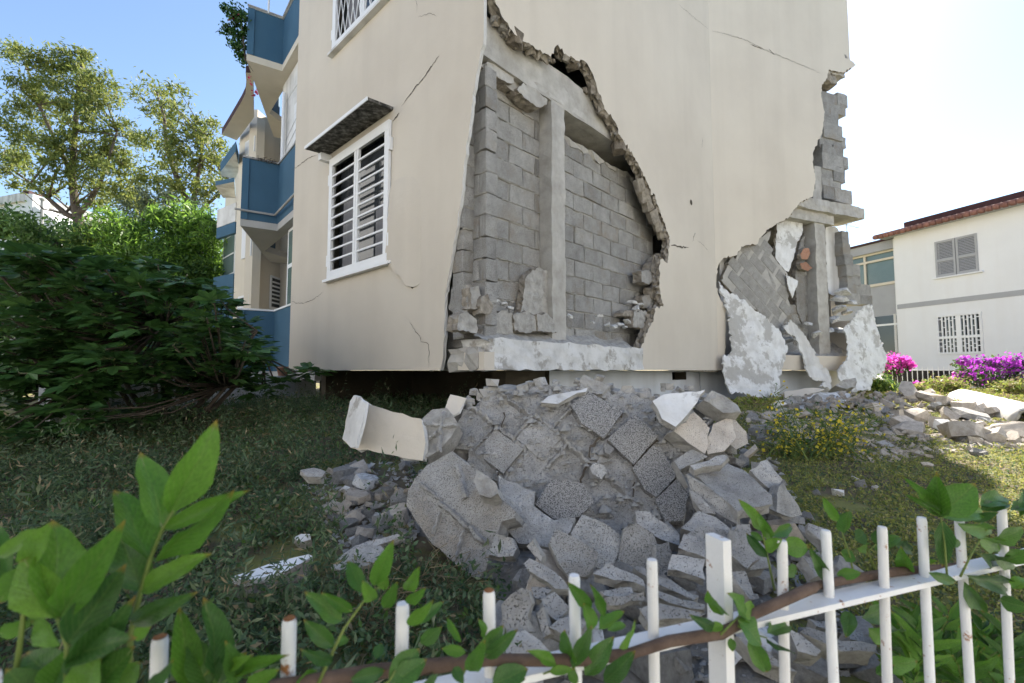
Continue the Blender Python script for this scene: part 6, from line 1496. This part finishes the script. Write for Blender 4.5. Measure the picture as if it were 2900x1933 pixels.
# ================================================================== foreground climber
def leaf_data(n=7, wave=.10, fold=.18, seed=0, curl=.25):
    """Pointed leaf of unit length along y, unit width scale along x."""
    rnd = random.Random(seed); V = []; F = []
    for i in range(n+1):
        t = i/n; w_ = .5*math.sin(math.pi*min(1, t**.82*.985+.015))**.85*(1 if t < .97 else .15); z = -curl*t*t*.5+.02*math.sin(t*9+seed)
        for s in (-1, -.5, 0, .5, 1): V.append((s*w_*(1+rnd.gauss(0, .03)), t, z+fold*abs(s)*w_+wave*abs(s)**2*w_*math.sin(t*11+s*2+seed)))
    for i in range(n):
        for j in range(4): a = i*5+j; F.append((a, a+1, a+6, a+5))
    V += [(-.012, 0, -.006), (.012, 0, -.006), (.005, .93, -curl*.43-.004), (-.005, .93, -curl*.43-.004)]; k = len(V); F.append((k-4, k-3, k-2, k-1))
    return V, F
def veined(name, cols, trans, rough):
    m = leafmat(name, cols, trans, rough); t = m.node_tree; L = t.links.new
    tc = _n(t, 'ShaderNodeTexCoord'); sp = _n(t, 'ShaderNodeSeparateXYZ'); L(tc.outputs['Object'], sp.inputs[0])
    ab = _n(t, 'ShaderNodeMath', operation='ABSOLUTE'); L(sp.outputs[0], ab.inputs[0])
    mul = _n(t, 'ShaderNodeMath', operation='MULTIPLY_ADD'); L(ab.outputs[0], mul.inputs[0]); mul.inputs[1].default_value = -.75; L(sp.outputs[1], mul.inputs[2])
    sc = _n(t, 'ShaderNodeMath', operation='MULTIPLY'); L(mul.outputs[0], sc.inputs[0]); sc.inputs[1].default_value = 66
    sn = _n(t, 'ShaderNodeMath', operation='SINE'); L(sc.outputs[0], sn.inputs[0])
    vr = _n(t, 'ShaderNodeMapRange'); vr.inputs[1].default_value = .8; vr.inputs[2].default_value = 1; L(sn.outputs[0], vr.inputs[0])
    mid_ = _n(t, 'ShaderNodeMapRange'); mid_.inputs[1].default_value = .035; mid_.inputs[2].default_value = .012; L(ab.outputs[0], mid_.inputs[0])
    mx = _n(t, 'ShaderNodeMath', operation='MAXIMUM'); L(vr.outputs[0], mx.inputs[0]); L(mid_.outputs[0], mx.inputs[1])
    sm = _n(t, 'ShaderNodeMath', operation='MULTIPLY'); L(mx.outputs[0], sm.inputs[0]); sm.inputs[1].default_value = .24
    tipr = _n(t, 'ShaderNodeMapRange'); tipr.inputs[1].default_value = .90; tipr.inputs[2].default_value = 1.02; L(sp.outputs[1], tipr.inputs[0])
    for n in [n for n in t.nodes if n.type == 'HUE_SAT']:
        if n.inputs['Color'].is_linked and n.inputs['Color'].links[0].from_node.type == 'VALTORGB':
            src_ = n.inputs['Color'].links[0].from_socket
            a = _n(t, 'ShaderNodeMix', data_type='RGBA'); L(sm.outputs[0], a.inputs[0]); L(src_, a.inputs[6]); a.inputs[7].default_value = (.16, .24, .06, 1)
            b = _n(t, 'ShaderNodeMix', data_type='RGBA'); L(tipr.outputs[0], b.inputs[0]); L(a.outputs[2], b.inputs[6]); b.inputs[7].default_value = (.30, .16, .03, 1)
            L(b.outputs[2], n.inputs['Color'])
    bp = _n(t, 'ShaderNodeBump'); bp.inputs['Strength'].default_value = .35; bp.inputs['Distance'].default_value = .01; bp.invert = True; L(mx.outputs[0], bp.inputs['Height'])
    L(bp.outputs[0], t.nodes['Principled BSDF'].inputs['Normal'])
veined('leaf_climber', [(.045, .13, .013), (.07, .185, .02), (.11, .24, .028)], .34, .36)
veined('leaf_climber_dark', [(.024, .08, .016), (.042, .115, .02), (.062, .155, .026)], .28, .34)
def leaf_meshes(mat, N=5, tipm=None, **kw):
    out = []
    for s in range(N):
        V, F = leaf_data(seed=s, **kw); me = bpy.data.meshes.new('leaf'); me.from_pydata(V, [], F); me.materials.append(MATS[mat]); me.materials.append(MATS['pale_stem'])
        me.polygons.foreach_set('use_smooth', [True]*len(F)); me.polygons[len(F)-1].material_index = 1; out.append(me)
    return out
LM = {'g': leaf_meshes('leaf_climber'), 'd': leaf_meshes('leaf_climber_dark')}
FNP = FP+fn*.0
def fence_at(zm, x, y, k=1.0):
    p = on_plane(zm, x, y, FP, fn); return EYE+(p-EYE)*k
def leaf_px(zm, b, t, wpx, parent, k=.93, kt=None, mat='g', roll=None, dfix=None):
    """A leaf from pixel b to pixel t of the fence plane scaled towards the eye by k (tip by kt)."""
    kt = k*R.uniform(.93, 1.05) if kt is None else kt
    if dfix: B = at(zm, b[0], b[1], dfix*k); T = at(zm, t[0], t[1], dfix*kt)
    else: B = fence_at(zm, b[0], b[1], k); T = fence_at(zm, t[0], t[1], kt)
    y = T-B; L_ = y.length; y /= L_; view = (EYE-(B+T)/2).normalized()
    x = y.cross(view).normalized(); z = x.cross(y)
    a = R.gauss(0, .45) if roll is None else roll
    x2 = x*math.cos(a)+z*math.sin(a); z2 = x2.cross(y)
    dist = (EYE-(B+T)/2).dot(Vector((0, -1, 0))); wd = abs(wpx/ZM[zm][2]/FPX*dist)/max(.75, math.cos(a))*.95
    M = Matrix((x2*wd, y*L_, z2*L_)).transposed().to_4x4(); M.translation = B
    return link('leaf', R.choice(LM[mat]), parent, M)
def stem_px(zm, pts, r, parent, k=.93, mat='green_stem', name='stem', dfix=None):
    P = [at(zm, x, y, dfix*k) if dfix else fence_at(zm, x, y, k) for x, y in pts]
    return MB().tube(P, [r*(1-.5*i/(len(P)-1)) for i in range(len(P))], 7).build(name, mat, parent, True)
def vine(label, zm, k, mat='g', dfix=None, stems=(), leaves=(), base=None, name='climber_shoot', sr=.0022):
    b = base or (at(zm, *stems[0][0], dfix*k) if dfix else fence_at(zm, *stems[0][0], k))
    t = thing(name, b, label, 'climber', 'climber shoots on the fence')
    for s in stems: stem_px(zm, s, sr, t, k, dfix=dfix)
    for q in leaves: leaf_px(zm, q[0], q[1], q[2], t, k, mat=(q[3] if len(q) > 3 else mat), dfix=dfix)
    return t
# woody stem winding along the rail
wst = []
for zm, pts in (('m', [(-600, 1330), (0, 1290), (600, 1190), (1100, 1112), (1540, 1072), (2020, 1020)]), ('s', [(700, 868), (850, 860), (1150, 822), (1400, 742), (1740, 690), (1880, 620), (1960, 560), (2353, 385)]), ('v', [(700, 828), (900, 790), (1300, 722), (1700, 690), (1920, 660), (2286, 600)])):
    wst += [fence_at(zm, x, y, .962 if zm != 'v' else 1.03) for x, y in pts]
ws_ = thing('woody_climber', wst[0], 'brown woody climber stem running along the fence rail', 'climber')
MB().tube(wst, [.0085+.001*math.sin(i*2.1) for i in range(len(wst))], 8).build('stem', 'vine_bark', ws_, True)

vine('tall pointed-leaf shoot standing up at the lower left', 'l', 1.0, dfix=.50, stems=[[(730, 1560), (740, 1290), (790, 1080), (850, 870), (920, 700), (985, 590)]], leaves=[((965, 600), (1240, 112), 215), ((925, 705), (822, 240), 175), ((930, 695), (1388, 478), 105), ((885, 865), (1325, 545), 120), ((840, 870), (678, 440), 185), ((800, 1055), (1162, 828), 118), ((805, 1045), (670, 720), 190, 'd'), ((755, 1225), (1065, 1080), 120, 'd'), ((745, 1290), (870, 1255), 90)], sr=.003)
vine('broad-leaved shoot crowding the lower left corner', 'l', 1.0, dfix=.46, stems=[[(380, 1700), (380, 1360), (325, 1200)], [(60, 1700), (120, 1300), (160, 900)]], leaves=[((315, 1205), (350, 632), 250), ((305, 1195), (105, 860), 210), ((340, 1195), (665, 700), 190), ((345, 1355), (110, 1085), 115), ((385, 1345), (690, 925), 205, 'd'), ((400, 1520), (730, 1140), 185, 'd'), ((390, 1420), (700, 1300), 170, 'd'), ((165, 905), (-30, 1130), 150), ((150, 900), (250, 690), 120), ((0, 850), (245, 690), 90), ((20, 1000), (-30, 640), 120), ((-10, 1290), (175, 1230), 90), ((360, 1600), (120, 1390), 220, 'd'), ((300, 1640), (420, 1360), 220), ((520, 1640), (720, 1380), 180, 'd'), ((620, 1660), (780, 1440), 160), ((200, 1660), (40, 1500), 180, 'd'), ((460, 1660), (520, 1440), 170), ((840, 1600), (970, 1470), 70, 'd')], sr=.003)
vine('upright leaf pair between the two leftmost pickets in view', 'l', 1.0, dfix=.55, stems=[[(1150, 1700), (1120, 1568), (1200, 1480)]], leaves=[((1070, 1580), (1028, 1168), 155), ((1225, 1510), (1212, 1098), 140, 'd'), ((1150, 1580), (1395, 1408), 120), ((1290, 1520), (1585, 1415), 80), ((1180, 1600), (1080, 1300), 150, 'd'), ((1240, 1570), (1330, 1330), 110, 'd'), ((1400, 1600), (1560, 1500), 90)])
vine('leafy shoot between the second and third pickets', 'm', .95, stems=[[(700, 1199), (830, 910), (900, 770), (1080, 520), (1180, 440)]], leaves=[((1040, 490), (925, 230), 130), ((1130, 430), (1275, 112), 150), ((875, 715), (612, 490), 150, 'd'), ((965, 640), (735, 505), 85), ((815, 915), (585, 715), 130, 'd'), ((835, 905), (945, 835), 70), ((805, 1035), (585, 960), 100, 'd'), ((1225, 470), (1165, 295), 95), ((1120, 560), (1060, 430), 110), ((1210, 610), (1310, 430), 110), ((1390, 470), (1475, 335), 110), ((1390, 570), (1525, 480), 90), ((1400, 740), (1580, 585), 100), ((1480, 730), (1680, 555), 90, 'd'), ((1500, 890), (1660, 770), 115, 'd'), ((1150, 1010), (1190, 880), 90, 'd'), ((20, 1120), (375, 985), 100), ((-20, 1080), (135, 1000), 90), ((60, 1199), (-10, 900), 140, 'd'), ((260, 1199), (390, 1085), 90, 'd'), ((520, 1199), (705, 1105), 90)])
vine('big-leaved shoot crossing the third picket', 'm', .93, stems=[[(1150, 1240), (1250, 1190), (1300, 1100)], [(1820, 1140), (1900, 1000), (1990, 850)]], leaves=[((1250, 1180), (1500, 930), 190, 'd'), ((1270, 1220), (1545, 1010), 170, 'd'), ((950, 1170), (1235, 1110), 120, 'd'), ((1815, 880), (1690, 680), 60), ((1850, 960), (1655, 930), 85), ((1880, 1100), (1985, 910), 140), ((1985, 960), (2145, 755), 130, 'd'), ((2000, 840), (1968, 700), 75), ((2000, 1000), (2250, 800), 110, 'd'), ((2060, 1220), (2345, 1080), 190, 'd'), ((1520, 1199), (1660, 1130), 90, 'd'), ((1760, 1080), (1830, 1199), 90, 'd')])
vine('leafy shoot left of the fence post', 's', .95, stems=[[(760, 930), (800, 780), (870, 640), (890, 540)], [(700, 930), (640, 930), (560, 960)]], leaves=[((880, 530), (735, 360), 90), ((965, 570), (898, 385), 65), ((895, 665), (845, 500), 95), ((935, 665), (1095, 525), 90), ((1065, 785), (1205, 615), 115), ((765, 885), (685, 678), 155), ((755, 910), (885, 655), 100, 'd'), ((840, 965), (1030, 715), 135, 'd'), ((970, 1015), (1165, 828), 120, 'd'), ((225, 1000), (475, 930), 145, 'd'), ((640, 895), (485, 805), 75), ((600, 945), (765, 925), 60), ((720, 940), (805, 1019), 80), ((990, 670), (1120, 620), 60)])
vine('curling leaf cluster tied round the fence post', 's', .95, stems=[[(1740, 700), (1800, 640), (1880, 560)], [(1860, 640), (1950, 690), (2050, 720)]], leaves=[((1750, 565), (1645, 425), 90), ((1690, 655), (1575, 590), 80, 'd'), ((1800, 570), (1700, 480), 80), ((1905, 590), (1835, 425), 105), ((1860, 600), (2040, 760), 150), ((1880, 560), (1990, 520), 120), ((2050, 690), (2235, 605), 105, 'd'), ((2050, 725), (2245, 845), 90, 'd'), ((1930, 705), (2075, 995), 115), ((1810, 720), (1825, 815), 55), ((1760, 640), (1640, 650), 60)])
vine('upright shoot behind the first picket right of the post', 'v', 1.04, stems=[[(385, 860), (335, 620), (280, 350)]], leaves=[((290, 410), (145, 178), 90), ((330, 610), (165, 435), 80, 'd'), ((360, 460), (268, 305), 85), ((360, 445), (555, 365), 85), ((440, 530), (665, 540), 155), ((460, 725), (575, 700), 90, 'd'), ((780, 775), (675, 575), 95, 'd'), ((860, 745), (1055, 730), 85), ((320, 560), (430, 470), 90), ((300, 480), (190, 420), 60, 'd')])
vine('shoot between the second and third pickets right of the post', 'v', 1.04, stems=[[(1000, 800), (960, 600), (900, 420)], [(1150, 720), (1100, 560), (1200, 480)]], leaves=[((865, 335), (758, 165), 80), ((920, 430), (930, 235), 120), ((1010, 545), (1125, 525), 65), ((930, 645), (965, 545), 95), ((1150, 560), (1360, 435), 95), ((1150, 505), (1245, 398), 115, 'd'), ((1300, 520), (1480, 565), 100, 'd'), ((1390, 725), (1350, 575), 120), ((1480, 655), (1610, 635), 45), ((1000, 480), (1090, 420), 110, 'd'), ((960, 1030), (935, 1205), 110, 'd'), ((1050, 1070), (1265, 995), 115, 'd'), ((1100, 1150), (1285, 1285), 135), ((1230, 1185), (1365, 1130), 105, 'd'), ((1180, 1425), (1510, 1425), 120), ((1160, 1500), (1300, 1440), 80, 'd')])
vine('largest broad-leaved rosette over the right-hand pickets', 'v', .95, stems=[[(1700, 760), (1680, 500), (1650, 280)], [(1800, 760), (1900, 560), (2000, 400)]], leaves=[((1650, 295), (1610, 10), 160), ((1660, 285), (1925, 50), 240), ((1665, 315), (2035, 245), 135), ((1650, 275), (1415, 25), 80), ((1640, 290), (1435, 150), 60), ((1950, 215), (2190, 130), 125), ((1960, 255), (2195, 190), 90, 'd'), ((1900, 335), (2085, 270), 65, 'd'), ((1660, 335), (1685, 705), 125, 'd'), ((1720, 505), (1815, 500), 65, 'd'), ((1770, 350), (2130, 440), 115), ((1930, 455), (2205, 565), 135), ((2060, 605), (2300, 700), 120, 'd'), ((1560, 730), (1800, 820), 85, 'd'), ((1830, 745), (2300, 865), 135, 'd'), ((1830, 800), (2005, 1085), 120, 'd'), ((2100, 935), (2320, 1010), 120, 'd'), ((2060, 480), (2320, 400), 120), ((2180, 250), (2330, 200), 90, 'd'), ((2150, 640), (2330, 560), 110), ((2250, 300), (2320, 60), 70, 'd'), ((1960, 590), (2130, 700), 120, 'd'), ((2200, 850), (2330, 760), 100)])
# willow-like shrub behind the right end of the fence
wl = thing('willow_shrub', Vector((1.15, 1.45, .05)), 'narrow-leaved green shrub behind the right end of the fence', 'shrub')
for k in range(16):
    u0, v0 = R.uniform(1300, 2286), 1640; u1, v1 = u0+R.uniform(-160, 160), R.uniform(1040, 1400)
    dd = R.uniform(1.12, 1.5); A = at('v', u0, v0, dd); B = at('v', u1, v1, dd); pts = [A, A.lerp(B, .5)+Vector((R.gauss(0, .03), 0, .02)), B]
    MB().tube(pts, [.003, .0024, .0012], 5).build('stem', 'green_stem', wl)
    for j in range(15):
        t = .15+.85*j/14; p = A.lerp(B, t); s = 1 if j % 2 else -1; dv_ = ((B-A).normalized()*.7+Vector((s*R.uniform(.5, 1), R.gauss(0, .4), R.uniform(-.2, .3)))).normalized(); ll = R.uniform(.06, .11)
        x = dv_.cross(Vector((0, -1, .5))).normalized(); z = x.cross(dv_); M = Matrix((x*ll*.26, dv_*ll, z*ll)).transposed().to_4x4(); M.translation = p
        link('leaf', R.choice(LM['g' if R.random() < .6 else 'd']), wl, M)

# crumbs down the right flank of the heap
gravel(420, [(1650, 960), (1740, 960), (1850, 1180), (1940, 1330), (2010, 1500), (1900, 1480), (1760, 1250)], .015, .07, 'rubble', 'flank_gravel')
bpy.data.objects['flank_gravel']['label'] = 'small grey crumbs of masonry down the right flank of the heap'
